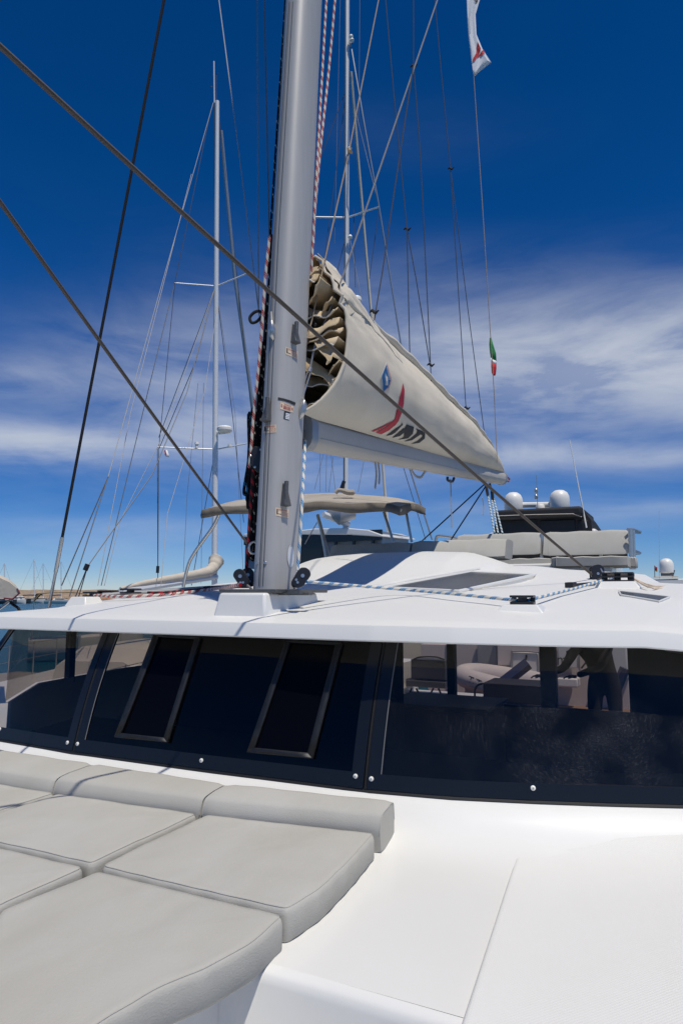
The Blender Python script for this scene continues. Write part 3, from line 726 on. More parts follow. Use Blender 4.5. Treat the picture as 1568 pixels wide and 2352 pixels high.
# ---- diamond stays
def stay(name, pts, r, m, parent, n=6): return tube_obj(name, pts, r, m, parent, n)
a0 = tl_p + tl_n*.022 + MAX*.045
stay('diamond_stay', [a0, PD(619, 560, 3.68), PD(607, 0, 4.25)], .0048, 'wire', mast)
mb = MB(); mb.tube([a0, PD(625.5, 655, 3.60), PD(625, 640, 3.6), PD(623, 615, 3.62)], [.006, .006, .010, .0075], 8); mb.build('turnbuckle', 'steel', mast)
b0 = tr_p + tr_n*.022 + MAX*.045
b1, b2, b3 = PD(694, 905, 3.52), PD(712, 848, 3.56), PD(722, 800, 3.58)
stay('diamond_stay', [b3, PD(789, 630, 3.75), PD(1004, 0, 4.6)], .0055, 'wire', mast)
mb = MB(); d = (b2 - b1); sd = d.cross(Vector((sn, -cs, 0))).normalized()
mb.tube([b0, b1], .006, 8); mb.tube([b1 - d*.05, b1 + d*.12], .012, 8); mb.tube([b2 - d*.12, b2 + d*.05], .012, 8)
for s in (-1, 1): mb.tube([b1 + sd*s*.008, b2 + sd*s*.008], .0045, 6)
mb.tube([b2, b3, b3 + (b3 - b2)*.8], [.006, .007, .007], 8); mb.build('turnbuckle', 'steel', mast)
stay('diamond_stay', [PD(598, 745, 3.75), PD(585, 640, 3.9), PD(545, 320, 4.4), PD(503, 0, 5.0)], .0042, 'wire_bright', mast)
stay('backing_line', [PD(591, 0, 4.6), PD(592, 300, 4.3), PD(594, 720, 3.9)], .0036, 'rope_tan', mast)
# starboard shroud
sb = V(-4.9, 4.19, -.12); sd_ = V(X0 - .15, 3.7, 11.8)
for (t0, t1, r, m) in ((0, .025, .013, 'steel'), (.025, .05, .017, 'steel'), (.05, 1, .0125, 'rope_black')):
    stay('shroud_turnbuckle' if m == 'steel' else 'starboard_shroud', [sb.lerp(sd_, t0), sb.lerp(sd_, t1)], r, m, cat, 10)
# ---- boom
def boom_c(Y, top):
    return interp([3.2, 7.83], [.952, 1.375], Y) if top else interp([3.2, 7.75], [.777, 1.238], Y)
def boom_ring(Y, s=1.0):
    b, t = boom_c(Y, 0), boom_c(Y, 1); w = .062*s; m = (b + t)/2; r = []
    for x, z in ((-.45, b), (.45, b), (.8, b + .02), (1, lerp(b, t, .3)), (1, lerp(b, t, .8)), (.75, t - .005), (.4, t), (-.4, t), (-.75, t - .005), (-1, lerp(b, t, .8)), (-1, lerp(b, t, .3)), (-.8, b + .02)):
        r.append(V(X0 + x*w, Y, m + (z - m)*s))
    return r
mb = MB(); mb.loft([boom_ring(3.17), boom_ring(5), boom_ring(7.70)]); BOOM = bvh_of(mb); boom = mb.build('boom', 'boom_alu', cat, sharp=40)
mb = MB(); mb.loft([boom_ring(7.70, 1.05), boom_ring(7.76, 1.05), boom_ring(7.79, .9)]); mb.build('boom_end_cap', 'grey_alu', boom, sharp=40)
mb = MB(); mb.loft([boom_ring(3.15, 1.06), boom_ring(3.22, 1.06)]); mb.build('boom_end_cap', 'grey_alu', boom, sharp=40)
mb = MB(); mb.box(V(X0, 3.08, .85), (.035, .2, .05)); mb.tube([V(X0, 3.06, .76), V(X0, 3.06, .96)], .014, 10); mb.build('gooseneck', 'cast_alu', boom)
for z in (.35,): mb = MB(); mb.tube([V(X0 + .063, y, lerp(boom_c(y, 0), boom_c(y, 1), z)) for y in (3.25, 5, 7.68)], .0025, 6); mb.build('boom_groove', 'grey_alu', boom)
mb = MB(); decal(mb, q900((932, 62), (966, 66), (956, 152), (922, 148)), BOOM, .002, 1); mb.cur = 1
for k in range(4): decal(mb, q900((940, 84 + k*17), (960, 86 + k*17), (959, 96 + k*17), (938, 94 + k*17)), BOOM, .003, 0)
mb.build('rigging_plate', ['sticker_dark', 'flag_white'], boom, sharp=0)
# mainsheet blocks, slings and webbing under the boom
mb = MB(); mb.tube(smooth_path([PX(1113, 1110, X0), PX(1117, 1125, X0), PX(1120, 1140, X0)], 4), [.02]*4 + [.026]*4 + [.015], 8, sx=.6); mb.build('mainsheet_block', 'black_plastic', boom)
mb = MB(); mb.tube(smooth_path([PX(1124, 1112, X0), PX(1129, 1130, X0), PX(1131, 1152, X0)], 4), [.018]*4 + [.03]*4 + [.016], 8, sx=.6); mb.build('mainsheet_block', 'black_plastic', boom)
mb = MB(); mb.tube(smooth_path([PX(1027, 1095, X0), PX(1028, 1103, X0), PX(1038, 1106, X0), PX(1042, 1098, X0)], 5), .012, 8); mb.build('boom_bail', 'black_plastic', boom)

# ================================================================== SAIL BAG AND FLAKED SAIL
TOPS = [PX(x, y, X0) for x, y in ((722, 588), (760, 628), (800, 682), (855, 752), (920, 812), (1000, 889), (1080, 968), (1120, 1018), (1150, 1078))]
TY = [p.y for p in TOPS]; TH = [p.z - E for p in TOPS]
PA = [0, .05, .12, .22, .34, .46, .58, .70, .82, .92, 1]; PW = [.26, .52, .74, .90, .99, 1.0, .93, .77, .52, .26, .06]
def bag_pt(Y, a, s, infl=0.0):
    hb = boom_c(Y, 1) - .012; ht = interp(TY, TH, Y)
    w = interp([3.2, 3.6, 4.5, 6, 7.2, 7.6, 7.78], [.225, .25, .215, .165, .10, .06, .03], Y)
    x = w*interp(PA, PW, a); z = lerp(hb, ht, a)
    if s > 0:
        f = 1 - sstep(3.2, 4.6, Y)*.75
        n = noise.noise(Vector((Y*2.1, z*6.0, 1.3))); n2 = noise.noise(Vector((Y*7 + z*3, z*9 - Y*4, 4.1))); n3 = noise.noise(Vector((Y*16, z*5, 9.0)))
        x += (.016*n + .010*n2*f + .006*n3*f)*sstep(0, .15, a)
        # belts of wrinkles under the gathered top near the mast
        x += .015*math.sin((z*1.25 + Y*.6)*44 + 4*n + 2*n2)*f*sstep(.45, .7, a)*(1 - sstep(3.2, 4.1, Y))
    return V(X0 + s*(x + infl), Y, z)
bag = thing('sail_bag', 'grey canvas sail bag on the boom with blue badge and red and black lettering', 'sail bag', V(X0, 5.3, 1.1))
YS = [3.03 + (7.76 - 3.03)*(k/116) for k in range(117)]
def rim_y(a): return 3.215 + .05*math.sin(a*math.pi) - .17*(1 - a)**5 + .07*sstep(.75, 1, a)
mb = MB(); mb.sheet([[bag_pt(max(Y, rim_y(a)) if k == 0 else max(Y, rim_y(a) + .002*k), a, 1) for a in [j/30 for j in range(31)]] for k, Y in enumerate(YS)]); BAG = bvh_of(mb); mb.build('port_panel', 'canvas', bag, sharp=0 or 80)
mb = MB(); mb.sheet([[bag_pt(max(Y, rim_y(a)), a, -1) for a in [j/14 for j in range(15)]] for Y in YS[::3]]); mb.build('starboard_panel', 'canvas', bag, sharp=80)
mb = MB(); mb.tube([bag_pt(rim_y(a), a, 1, .001) for a in [j/24 for j in range(25)]], .0095, 8); mb.build('rim_binding', 'canvas_trim', bag)
mb = MB(); mb.tube([bag_pt(rim_y(a), a, -1, .001) for a in [j/24 for j in range(25)]], .0095, 8); mb.build('rim_binding', 'canvas_trim', bag)
# rolled flap along the top
mb = MB(); P = []; R = []
for k in range(60):
    Y = lerp(3.95, 7.55, k/59); p = bag_pt(Y, .975, 1); P.append(p + Vector((.012, 0, .0 + .006*math.sin(k*1.1)))); R.append((.032 + .006*noise.noise(Vector((Y*3, 0, 2))))*min(1, (k+2)/8)*interp([0, .8, 1], [1, .8, .45], k/59))
mb.tube(P, R, 10); mb.build('top_flap', 'canvas', bag)
# loose cloth gathered over the front top
mb = MB(); rows3 = []
for k in range(26):
    Y = lerp(3.29, 4.25, k/25); rr = []
    for j in range(14):
        a = lerp(.70, 1.0, j/13); p = bag_pt(max(Y, rim_y(a) + .004), a, 1); d = (.010 + .012*abs(noise.noise(Vector((Y*6, a*9, 7)))) + .005*math.sin(a*40 + Y*9))*(1 - sstep(.45, 1, k/25)*.9)*(.25 + .75*sstep(0, .3, j/13))
        rr.append(p + Vector((d, 0, d*.4 + .012*sstep(.9, 1, a))))
    rows3.append(rr)
mb.sheet(rows3); mb.build('gathered_flap', 'canvas', bag, sharp=80, solid=.003)
# webbing loops the lazy jacks tie to
for px, py in ((857, 738), (990, 880), (1073, 955)):
    p = PX(px, py, X0 + .01); mb = MB(); mb.tube([p + Vector((0, 0, .05)), p, p + Vector((.02, 0, -.05))], .012, 6, sx=.4); mb.build('webbing_loop', 'canvas_trim', bag)
# badge and lettering printed on the cloth
def q1400(*p): return [((1400 + x*.2551)/1.7417, (1400 + y*.2551)/1.7417) for x, y in p]
mb = MB(); decal(mb, q1400((553, 183), (640, 470), (598, 590), (494, 712), (490, 545), (470, 415)), BAG, .004, 3); mb.cur = 1
decal(mb, q1400((556, 232), (622, 470), (582, 580), (503, 655), (500, 530), (482, 410)), BAG, .006, 3); mb.cur = 2
for dx in (0, 16, 30): decal(mb, q1400((532 + dx*.6, 340 + dx*2.2), (541 + dx, 430), (543 + dx, 556), (535 + dx, 548)), BAG, .008, 1)
bm = text_bm('INCIDENCE', [tuple(v) for v in q1400((560, 270), (608, 468), (594, 474), (546, 278))]); proj_bm(mb, bm, BAG, .008); bm.free()
mb.cur = 3; decal(mb, q1400((562, 215), (632, 470), (590, 585), (506, 668), (506, 660), (586, 580), (626, 470), (560, 228)), BAG, .0075, 2)
mb.build('sailmaker_badge', ['emblem_white', 'emblem_blue', 'emblem_white', 'flag_red'], bag, sharp=0)
mb = MB(); decal(mb, q1400((821, 520), (842, 640), (830, 850), (800, 980), (750, 1110), (700, 1175), (600, 1255), (480, 1315), (395, 1290), (560, 1200), (690, 1085), (780, 920), (812, 760), (828, 640)), BAG, .005, 3)
decal(mb, q1400((322, 1268), (480, 1200), (670, 1098), (560, 1185), (440, 1250), (360, 1275)), BAG, .005, 2); mb.build('red_swoosh', 'red', bag, sharp=0)
for poly in (((800, 1135), (818, 1165), (700, 1290), (640, 1325), (550, 1342), (600, 1310), (690, 1240), (790, 1180)), ((868, 1230), (840, 1290), (770, 1345), (650, 1372), (730, 1310), (830, 1225)),
             ((875, 1165), (990, 1205), (975, 1310), (900, 1380), (740, 1402), (830, 1370), (905, 1320), (935, 1250), (900, 1200), (880, 1240), (850, 1230)), ((1015, 1225), (1135, 1275), (1125, 1340), (1095, 1320), (1060, 1345), (960, 1410), (835, 1430), (940, 1385), (1030, 1310), (1045, 1270)),
             ((1145, 1280), (1168, 1310), (1160, 1385), (1080, 1450), (940, 1468), (1040, 1430), (1120, 1365))):
    mb = MB(); decal(mb, q1400(*poly), BAG, .005, 2); mb.build('printed_letter', 'ink', bag, sharp=0)
# flaked mainsail inside the bag mouth
sail = thing('flaked_mainsail', 'tan mainsail flaked in folds showing at the open mouth of the sail bag', 'sail', V(X0, 3.5, 1.0))
for k in range(14):
    hk = lerp(1.05, 1.87, k/13); mb = MB(); a0 = (hk - .94)/1.0
    rows4 = []; sgn = -1 if k in (2, 5) else 1
    for j in range(-2, 6):
        Y = 3.20 + .03*math.sin(k*2.1) + (j*.13 if j >= 0 else -.012*j*j); rr = []
        for i in range(25):
            t = i/24; w = .205*interp(PA, PW, max(.06, min(.94, a0))) + .012
            x = lerp(-w, w, t)
            z = hk - (.05 + .03*(k % 3))*sgn*math.sin(t*math.pi*(1.0 + .12*(k % 2))) - (.10 + .03*(k % 2))*(t - .5) + .018*noise.noise(Vector((t*4, k*3.1, j*.6))) - max(j, 0)*.006
            if j < 0: z -= (.030 if j == -1 else .068)*(.8 + .6*noise.noise(Vector((t*5, k*1.7, 2))))
            yy = Y + .05*math.sin(t*6 + k) + .03*noise.noise(Vector((t*5, k, 3)))
            aa = (z - boom_c(yy, 1))/(interp(TY, TH, yy) - boom_c(yy, 1)); lim = .22*interp(PA, PW, max(0, min(1, aa))) - .012; z = max(z, boom_c(yy, 1) + .03)
            x = max(-lim, min(lim, x)); rr.append(V(X0 + x, yy, z))
        rows4.append(rr)
    mb.sheet(rows4); mb.build('sail_fold', 'sailcloth', sail, sharp=80, solid=.003)
    mb = MB(); mb.tube([p + Vector((0, -.004, 0)) for p in rows4[0]], .004, 6); mb.build('luff_tape', 'sail_white' if k % 3 == 0 else 'sailcloth', sail)
for px, py, a in ((722, 645, .4), (714, 735, .2), (760, 700, 0)):
    p = PX(px, py, X0 + .03); mb = MB(); mb.box(p, (.02, .03, .11), Matrix.Rotation(-.9 + a, 3, 'Y')); mb.build('batten_slider', 'black_plastic', sail, bevel=.005)
for px, py in ((724, 772), (723, 805), (716, 868)):
    p = PX(px, py, X0 + .02); mb = MB(); mb.tube([p + Vector((.02*math.cos(t*.63), 0, .02*math.sin(t*.63))) for t in range(11)], .004, 6); mb.build('reef_ring', 'steel', sail)

# ================================================================== ROPES AND RIG OF THE CATAMARAN
def rope(name, pts, r, m, label, group=None, n=8):
    o = MB().tube(pts, r, n).build(name, m); return tag(o, label, 'rope', group)
CL = V(X0, .487, 1.773); B1 = PY(1362, 1323, 4.9); B2 = Vector((2*X0 - B1.x, 4.9, B1.z))
rope('jib_sheet', sag(CL, B1, .035, 24), .0085, 'rope_brown', 'brown jib sheet crossing in front of the mast and boom to the right turning block')
rope('jib_sheet', sag(CL, B2, .02, 24), .0085, 'rope_brown', 'brown jib sheet running down from the left edge to behind the mast foot')
# furled jib clew that the sheets hang from (above the frame, forward of the mast)
rope('topping_line', [PD(869, 0, 4.6), PD(814, 280, 4.1), PD(802, 345, 4.0), PD(742, 615, 3.7), PD(716, 735, 3.6), PD(700, 800, 3.55)], .0042, 'rope_tan', 'tan rope coming down beside the mast into the mouth of the sail bag')
mb = MB(); mb.tube([PD(799, 340, 4), PD(803, 347, 3.98), PD(808, 352, 4)], [.008, .014, .006], 8); tag(mb.build('rope_knot', 'rope_tan'), 'tan knot tied in the rope high above the sail bag mouth', 'knot')
lj = [('lazy_jack', [(949, 0), (949, 150)], 6.2, 'dark line dropping from the top edge to the junction beside the far mast', 'rope_brown'),
      ('lazy_jack', [(949, 150), (905, 440), (877, 630), (859, 735)], 4.2, 'thin brown line sloping down left to the front knot on the sail bag', 'rope_brown'),
      ('lazy_jack', [(949, 150), (963, 330), (972, 500), (988, 835), (990, 885)], 5.4, 'thin dark line dropping to the middle knot on the sail bag top', 'wire_dark'),
      ('lazy_jack', [(885, 0), (905, 230), (934, 525)], 5.5, 'dark line from the top edge down to the small eye above the bag', 'wire_dark'),
      ('lazy_jack', [(934, 527), (938, 700), (941, 832)], 5.0, 'left of the two lines below the small eye to the bag', 'wire_dark'),
      ('lazy_jack', [(934, 527), (955, 640), (986, 832)], 5.3, 'right of the two lines below the small eye to the bag', 'wire_dark'),
      ('lazy_jack', [(998, 0), (1012, 160), (1034, 388)], 6.4, 'dark line right of the lettering dropping from the top edge to a knot', 'wire_dark'),
      ('lazy_jack', [(1034, 388), (1050, 640), (1069, 930), (1073, 955)], 6.4, 'left line under the upper knot, tied to the rear of the sail bag', 'wire_dark'),
      ('lazy_jack', [(1034, 388), (1075, 720), (1113, 1005)], 7.0, 'right line under the upper knot, running to the end of the sail bag', 'wire_dark')]
for nm, P, d, lab, m in lj: rope(nm, [PD(x, y, d) for x, y in P], .0042, m, lab, 'lazy jack lines holding up the sail bag', 6)
for px, py, d, lab in ((858, 716, 4.2, 'dark knot at the front of the sail bag top, nearest the mast'), (988, 838, 5.4, 'dark knot just above the middle of the sail bag top'), (1071, 937, 6.4, 'dark knot above the rear of the sail bag'), (934, 526, 5.3, 'small dark eye splitting two lines left of the centre sky'), (1034, 387, 6.4, 'dark knot in the sky left of the flag line'), (949, 152, 5.4, 'highest dark knot, near the top edge above the sail bag')):
    p = PD(px, py, d); mb = MB(); mb.tube([p + Vector((-.03, 0, .0)), p + Vector((-.01, 0, .012)), p, p + Vector((.012, 0, -.012)), p + Vector((.035, 0, .004))], [.004, .01, .012, .01, .004], 6)
    tag(mb.build('rope_knot', 'rope_black'), lab, 'knot', 'knots of the lazy jack lines')
# halyards by the mast
rope('halyard', smooth_path([PD(750, -10, 3.95), PD(738, 200, 3.8), PD(727, 400, 3.66), PD(718, 560, 3.62), PD(714, 640, 3.62)]), .0075, 'rope_red', 'red and white halyard just right of the mast, nearest to it')
rope('halyard', smooth_path([PD(770, -10, 4.0), PD(755, 160, 3.9), PD(738, 320, 3.75), PD(724, 470, 3.66), PD(719, 560, 3.62)]), .0075, 'rope_red', 'red and white halyard further right of the mast near the top edge')
def mast_left(y, off): return interp([0, 574, 1206, 1349], [657, 620, 593, 585.5], y) + off
rope('halyard', smooth_path([PD(mast_left(y, -1.5), y, 3.5 + .0001*(1350 - y)*.9) for y in range(0, 700, 90)]), .0065, 'rope_fleck', 'black flecked halyard hugging the left face of the mast')
rope('halyard', smooth_path([PD(x, y, 3.47) for x, y in ((619, 545), (609, 640), (602, 745), (592, 860), (582, 960), (576, 1040), (572, 1075))]), .008, 'rope_red', 'red and white rope left of the mast above the black clutch')
rope('halyard', smooth_path([PD(x, y, 3.45) for x, y in ((582, 1080), (578, 1130), (573, 1200), (570, 1260), (566, 1310))]), .0085, 'rope_redfleck', 'dark red rope from the clutch down to the block at the mast foot')
rope('halyard', smooth_path([PD(x, y, 3.5) for x, y in ((626, 540), (620, 640), (613, 760), (606, 880), (597, 1000), (592, 1060))]), .0095, 'rope_fleck', 'black flecked rope between the red and white rope and the mast')
rope('halyard', smooth_path([PD(x, y, 3.54) for x, y in ((623, 600), (614, 700), (606, 800), (598, 900), (588, 990), (583, 1050))]), .0095, 'rope_black', 'plain black rope behind the red and white rope left of the mast')
def coil(cx, y0, y1, w, n, seed, d):
    rnd = random.Random(seed); P = []
    for k in range(n):
        xt = cx(y0) + rnd.uniform(-w, w); xb = cx(y1) + rnd.uniform(-w, w); yb = y1 - rnd.uniform(0, 1)*(y1 - y0)*.25; yt = y0 + rnd.uniform(0, 1)*(y1 - y0)*.2; dd = d + rnd.uniform(-.04, .04)
        P += [PD(xt, yt, dd), PD(lerp(xt, xb, .5) + rnd.uniform(-3, 3), (yt + yb)/2, dd + .02), PD(xb - 3, yb - 12, dd), PD(xb, yb, dd), PD(xb + 5, yb - 10, dd + .02), PD(lerp(xt, xb, .5) + 7, (yt + yb)/2, dd), PD(xt + 6, yt + 12, dd)]
    return smooth_path(P, 4)
rope('halyard_coil', coil(lambda y: interp([760, 1000, 1290], [612, 595, 586], y), 775, 1060, 11, 8, 1, 3.5), .009, 'rope_fleck', 'upper bunch of black flecked rope hanging left of the mast')
rope('halyard_coil', coil(lambda y: interp([1000, 1290], [588, 583], y), 1005, 1285, 10, 9, 2, 3.5), .009, 'rope_fleck', 'long lower bunch of black flecked rope hanging beside the mast foot')
mat_rope('rope_bluefleck', (.03, .2, .33), (.014, .014, .016), .07, .35, False, True)
rope('halyard_coil', coil(lambda y: interp([930, 1180], [579, 571], y), 940, 1190, 8, 6, 3, 3.55), .0085, 'rope_bluefleck', 'loops of black rope with blue flecks furthest left of the mast')
rope('halyard_coil', smooth_path([PD(x, y, 3.52) for x, y in ((607, 735), (598, 716), (585, 717), (574, 729), (578, 741), (590, 738), (604, 722), (612, 700), (616, 660))], 5), .0085, 'rope_black', 'black rope loop sticking out to the left above the coils')
pts = [(300, 225), (384, 222), (384, 482), (330, 490), (285, 430), (262, 400), (257, 320), (275, 270)]
mb = MB(); mb.prism([PD(*q900(p)[0], 3.42) for p in pts], (-sn*.05, cs*.05, 0)); ck = mb.build('rope_clutch', 'black_plastic', mast, bevel=.004)
for p in ((375, 258), (268, 324), (314, 440)): c = PD(*q900(p)[0], 3.415); mb = MB(); mb.lathe(c, [(.006, 0), (.006, .004), (.003, .006)], 10, (sn, -cs, 0)); mb.build('screw', 'steel', mast)
p = PD(*q900((300, 1285))[0], 3.42); mb = MB(); mb.tube([p + Vector((.024*math.cos(t*.52)*cs, .024*math.cos(t*.52)*sn, .03*math.sin(t*.52))) for t in range(13)], .006, 8); mb.build('eye_ring', 'steel', mast)
# blocks
def block(name, c, ax, along, L, W, parent, m='black_plastic', strap=False):
    """two cheeks round a sheave: ax = sheave axis, along = long direction"""
    c = Vector(c); ax = Vector(ax).normalized(); al = Vector(along); al = (al - ax*al.dot(ax)).normalized(); sd = ax.cross(al); root = None
    for s in (-1, 1):
        ring = []
        for k in range(20):
            th = 2*math.pi*k/20; ring.append(c + al*(math.cos(th)*W*.9 + (L/2 - W*.4)*(1 if math.cos(th) > 0 else -1)) + sd*math.sin(th)*W*(1 if math.cos(th) > -.2 else .8) + ax*s*.016)
        mb = MB(); mb.prism(ring, ax*s*.008); o = mb.build('block_cheek' if root else name, m, parent if root is None else root, bevel=.003)
        if root is None: root = o
    mb = MB(); mb.lathe(c + al*L*.15 - ax*.014, [(W*.85, 0), (W*.62, .010), (W*.62, .018), (W*.85, .028)], 20, ax); mb.build('sheave', 'grey_alu' if strap else 'black_plastic', root)
    for q, r in ((al*L*.15, .009), (-al*L*.38, .006), (-al*L*.3 + sd*W*.4, .006)):
        mb = MB(); mb.lathe(c + q - ax*.027, [(r, 0), (r, .054)], 12, ax); mb.build('block_pin', 'steel', root)
    return root
vax = Vector((sn, -cs, .1))
block('turning_block', PD(690, 1328, 3.25), vax + Vector((.25, 0, 0)), PD(697, 1318, 3.25) - PD(680, 1340, 3.25), .075, .032, cat)
block('turning_block', PD(555, 1329, 3.36), vax, PD(551, 1320, 3.3) - PD(562, 1342, 3.3), .065, .030, cat)
block('turning_block', PD(572, 1326, 3.48), vax, PD(570, 1316, 3.4) - PD(578, 1342, 3.4), .065, .030, cat)
for a_, b_ in (((684, 1345, 3.25), (676, 1352, 3.22)), ((565, 1342, 3.35), (577, 1352, 3.3))): MB().tube([PD(*a_), PD(*b_)], .006, 8).build('block_shackle', 'steel', cat)
# blue control line: down from the gooseneck, round the block, across the roof
bl1 = [PX(701, 1012, X0 + .03), PD(694, 1150, 3.3), PD(687, 1260, 3.25), PD(683, 1310, 3.23)]
fa = on_roof(1200, 1398)
fair = fa + Vector((0, 0, .035))
rope('control_line', smooth_path(bl1, 5), .0075, 'rope_blue', 'blue and white rope hanging from the boom to the block right of the mast foot')
def PDz(px, py, p): d = (-p.x*sn + p.y*cs); return PD(px, py, d)
rope('control_line', smooth_path([PD(704, 1336, 3.22)] + [PDz(x, y, on_roof(x, y + 16)) for x, y in ((900, 1352), (1050, 1365))] + [fair + Vector((-.02, 0, 0))], 5), .0075, 'rope_blue', 'blue and white rope stretched across the roof from the mast block to the black fairlead')
org = on_roof(1415, 1344)
rope('control_line', [fair + Vector((.02, .0, .0)), fair.lerp(org + Vector((0, 0, .045)), .5) + Vector((0, 0, -.004)), org + Vector((-.02, -.02, .045))], .0075, 'rope_blue', 'blue and white rope from the black fairlead to the rope organiser on the right')
def pad(px, py, w, d, h, m='gelcoat'):
    p = on_roof(px, py)
    return p, frus((p.x, p.y), (w*.62, d*.62), (w*.42, d*.42), p.z - E - .02, p.z - E + h).build('moulded_pad', m, cat, bevel=.006)
p, _ = pad(1200, 1398, .17, .14, .018)
mb = MB(); mb.box(p + Vector((0, 0, .024)), (.10, .05, .012)); mb.box(p + Vector((0, 0, .052)), (.10, .055, .010)); mb.box(p + Vector((-.04, .018, .038)), (.02, .012, .03)); mb.box(p + Vector((.04, .018, .038)), (.02, .012, .03)); mb.lathe(p + Vector((0, 0, .03)), [(.02, 0), (.02, .02)], 14); mb.build('fairlead', 'black_plastic', cat, bevel=.003)
p, _ = pad(1418, 1348, .22, .2, .03)
mb = MB()
for k in range(3): mb.box(p + Vector((0, 0, .034 + k*.022)), (.17, .10, .008))
for s in (-.07, 0, .07): mb.lathe(p + Vector((s, 0, .034)), [(.018, 0), (.018, .044)], 12)
mb.build('rope_organiser', 'black_plastic', cat, bevel=.002)
tk = [on_roof(1310, 1350), on_roof(1398, 1341)]
mb = MB(); d = (tk[1] - tk[0]).normalized(); R = Matrix((d, Vector((0, 0, 1)).cross(d), Vector((0, 0, 1)))).transposed()
mb.box((tk[0] + tk[1])/2 + Vector((0, 0, .012)), ((tk[1] - tk[0]).length, .035, .018), R); mb.box(tk[0] + Vector((0, 0, .016)), (.05, .05, .03), R); mb.box(tk[1] + Vector((0, 0, .018)), (.09, .06, .035), R); mb.build('genoa_track', 'black_plastic', cat, bevel=.004)
blk = block('jib_block', B1 + Vector((.02, 0, -.005)), vax, Vector((.1, 0, 1)), .12, .045, cat, 'black_plastic', True)
mb = MB(); mb.tube(smooth_path([B1 + Vector((.045, 0, .05)), B1 + Vector((.065, 0, 0)), B1 + Vector((.04, 0, -.07)), on_roof(1365, 1345) + Vector((0, 0, .02))], 5), .008, 8); mb.build('block_strap', 'steel', cat)
rope('jib_sheet_tail', [B1 + Vector((.02, 0, -.03)), org + Vector((-.04, 0, .06)), org + Vector((.1, 0, .06))], .0085, 'rope_brown', 'brown sheet tail between the right block and the rope organiser')
for y, lab in ((1347, 'upper of two pale ropes trailing right from the rope organiser'), (1352, 'lower of two pale ropes trailing right from the rope organiser')):
    q = on_roof(1500, y + 4) or org + Vector((.4, .2, 0)); rope('trailing_rope', smooth_path([org + Vector((.09, .03, .04)), q + Vector((0, 0, .012)), PD(1570, y - 4, 4.6)], 5), .006, 'rope_cream', lab)
# left side: organisers and ropes leading aft along the roof
lp = on_roof(215, 1384)
p, _ = pad(196, 1387, .15, .14, .045)
for px, py in ((214, 1372), (248, 1369), (300, 1365)):
    q = on_roof(px, py + 8); mb = MB(); mb.box(q + Vector((0, 0, .055)), (.13, .07, .012)); mb.box(q + Vector((0, 0, .033)), (.13, .07, .010)); mb.lathe(q + Vector((0, 0, .03)), [(.025, 0), (.025, .03)], 12); mb.build('rope_organiser', 'black_plastic', cat, bevel=.006)
mb = MB(); mb.tube([PDz(235, 1366, on_roof(235, 1380)), PDz(540, 1345, on_roof(540, 1352))], .012, 8); mb.build('deck_track', 'grey_alu', cat)
rr = lambda x, y, dy: PDz(x, y, on_roof(x, y + dy))
rope('control_line', smooth_path([PD(552, 1343, 3.32), rr(480, 1354, 10), rr(380, 1366, 8), rr(280, 1370, 10), rr(210, 1367, 14)], 6), .0095, 'rope_red', 'red and white rope lying across the roof to the left of the mast')
rope('control_line', smooth_path([PD(560, 1346, 3.4), rr(470, 1353, 8), rr(380, 1361, 8), rr(340, 1361, 10)], 6), .0085, 'rope_redfleck', 'dark red flecked rope on the roof behind the red and white one')
rope('control_line', smooth_path([PD(572, 1347, 3.45), rr(480, 1349, 8), rr(370, 1357, 8), rr(320, 1359, 10)], 6), .0085, 'rope_fleck', 'black flecked rope on the roof behind the red ropes')
# skylights in the front of the flybridge moulding
def patch_on_roof(P, m, name, rim, n=16):
    G = [[P[0].lerp(P[1], i/n).lerp(P[3].lerp(P[2], i/n), j/n) + Vector((0, 0, .006)) for i in range(n+1)] for j in range(n+1)]
    o = MB().sheet(G).build(name, m, cat, sharp=85)
    per = G[0] + [r[-1] for r in G[1:]] + G[-1][-2::-1] + [r[0] for r in G[-2::-1]]
    MB().tube(per, rim, 8).build('skylight_rim', 'gelcoat', o)
    MB().sheet([per, [Vector((p.x, p.y, min(p.z - .02, hslope(p.x, p.y) + E - .03))) for p in per]]).build('skylight_kerb', 'gelcoat', o); return o
sk = patch_on_roof(SKQ, 'skylight_glass', 'skylight', .010)
gp = [on_roof(x, y) for x, y in ((843, 1352), (900, 1342), (960, 1331), (1020, 1321), (1065, 1313), (1100, 1308))]
mb = MB(); mb.tube(smooth_path([g + Vector((0, 0, .006)) for g in gp if g], 4), .011, 8); mb.build('rain_gutter', 'gelcoat', cat)
patch_on_roof([on_roof(*q) for q in ((1420, 1360), (1537, 1374), (1513, 1384), (1425, 1369))], 'skylight_glass', 'roof_hatch', .004, 6)
# ---- flag halyard and flags
rope('flag_halyard', [PD(1080, -20, 7.4), PD(1087, 172, 7.3), PD(1107, 470, 7.2), PD(1127, 790, 7.0), PD(1134, 900, 7.0), PD(1141, 1062, 7.0)], .0042, 'rope_tan', 'thin tan line from the boom end up to the white pennant')
def flag(name, quads, m, label, d, extra=None):
    t = thing(name, label, 'flag', PD(quads[0][0][0], quads[0][0][1], d))
    mb = MB(); rows = []
    for (a, b) in quads:
        A, B = PD(a[0], a[1], d), PD(b[0], b[1], d + .03); rr = []
        for k in range(9): q = A.lerp(B, k/8); rr.append(q + Vector((-sn, cs, 0))*.012*math.sin(k*1.2 + a[1]*.03))
        rows.append(rr)
    mb.sheet(rows); mb.build('flag_cloth', m, t, solid=.003); bv = bvh_of(mb)
    for nm, polys, mm in (extra or []):
        mb = MB()
        for P in polys: decal(mb, P, bv, .007, 2)
        mb.build(nm, mm, t, sharp=0)
    return t
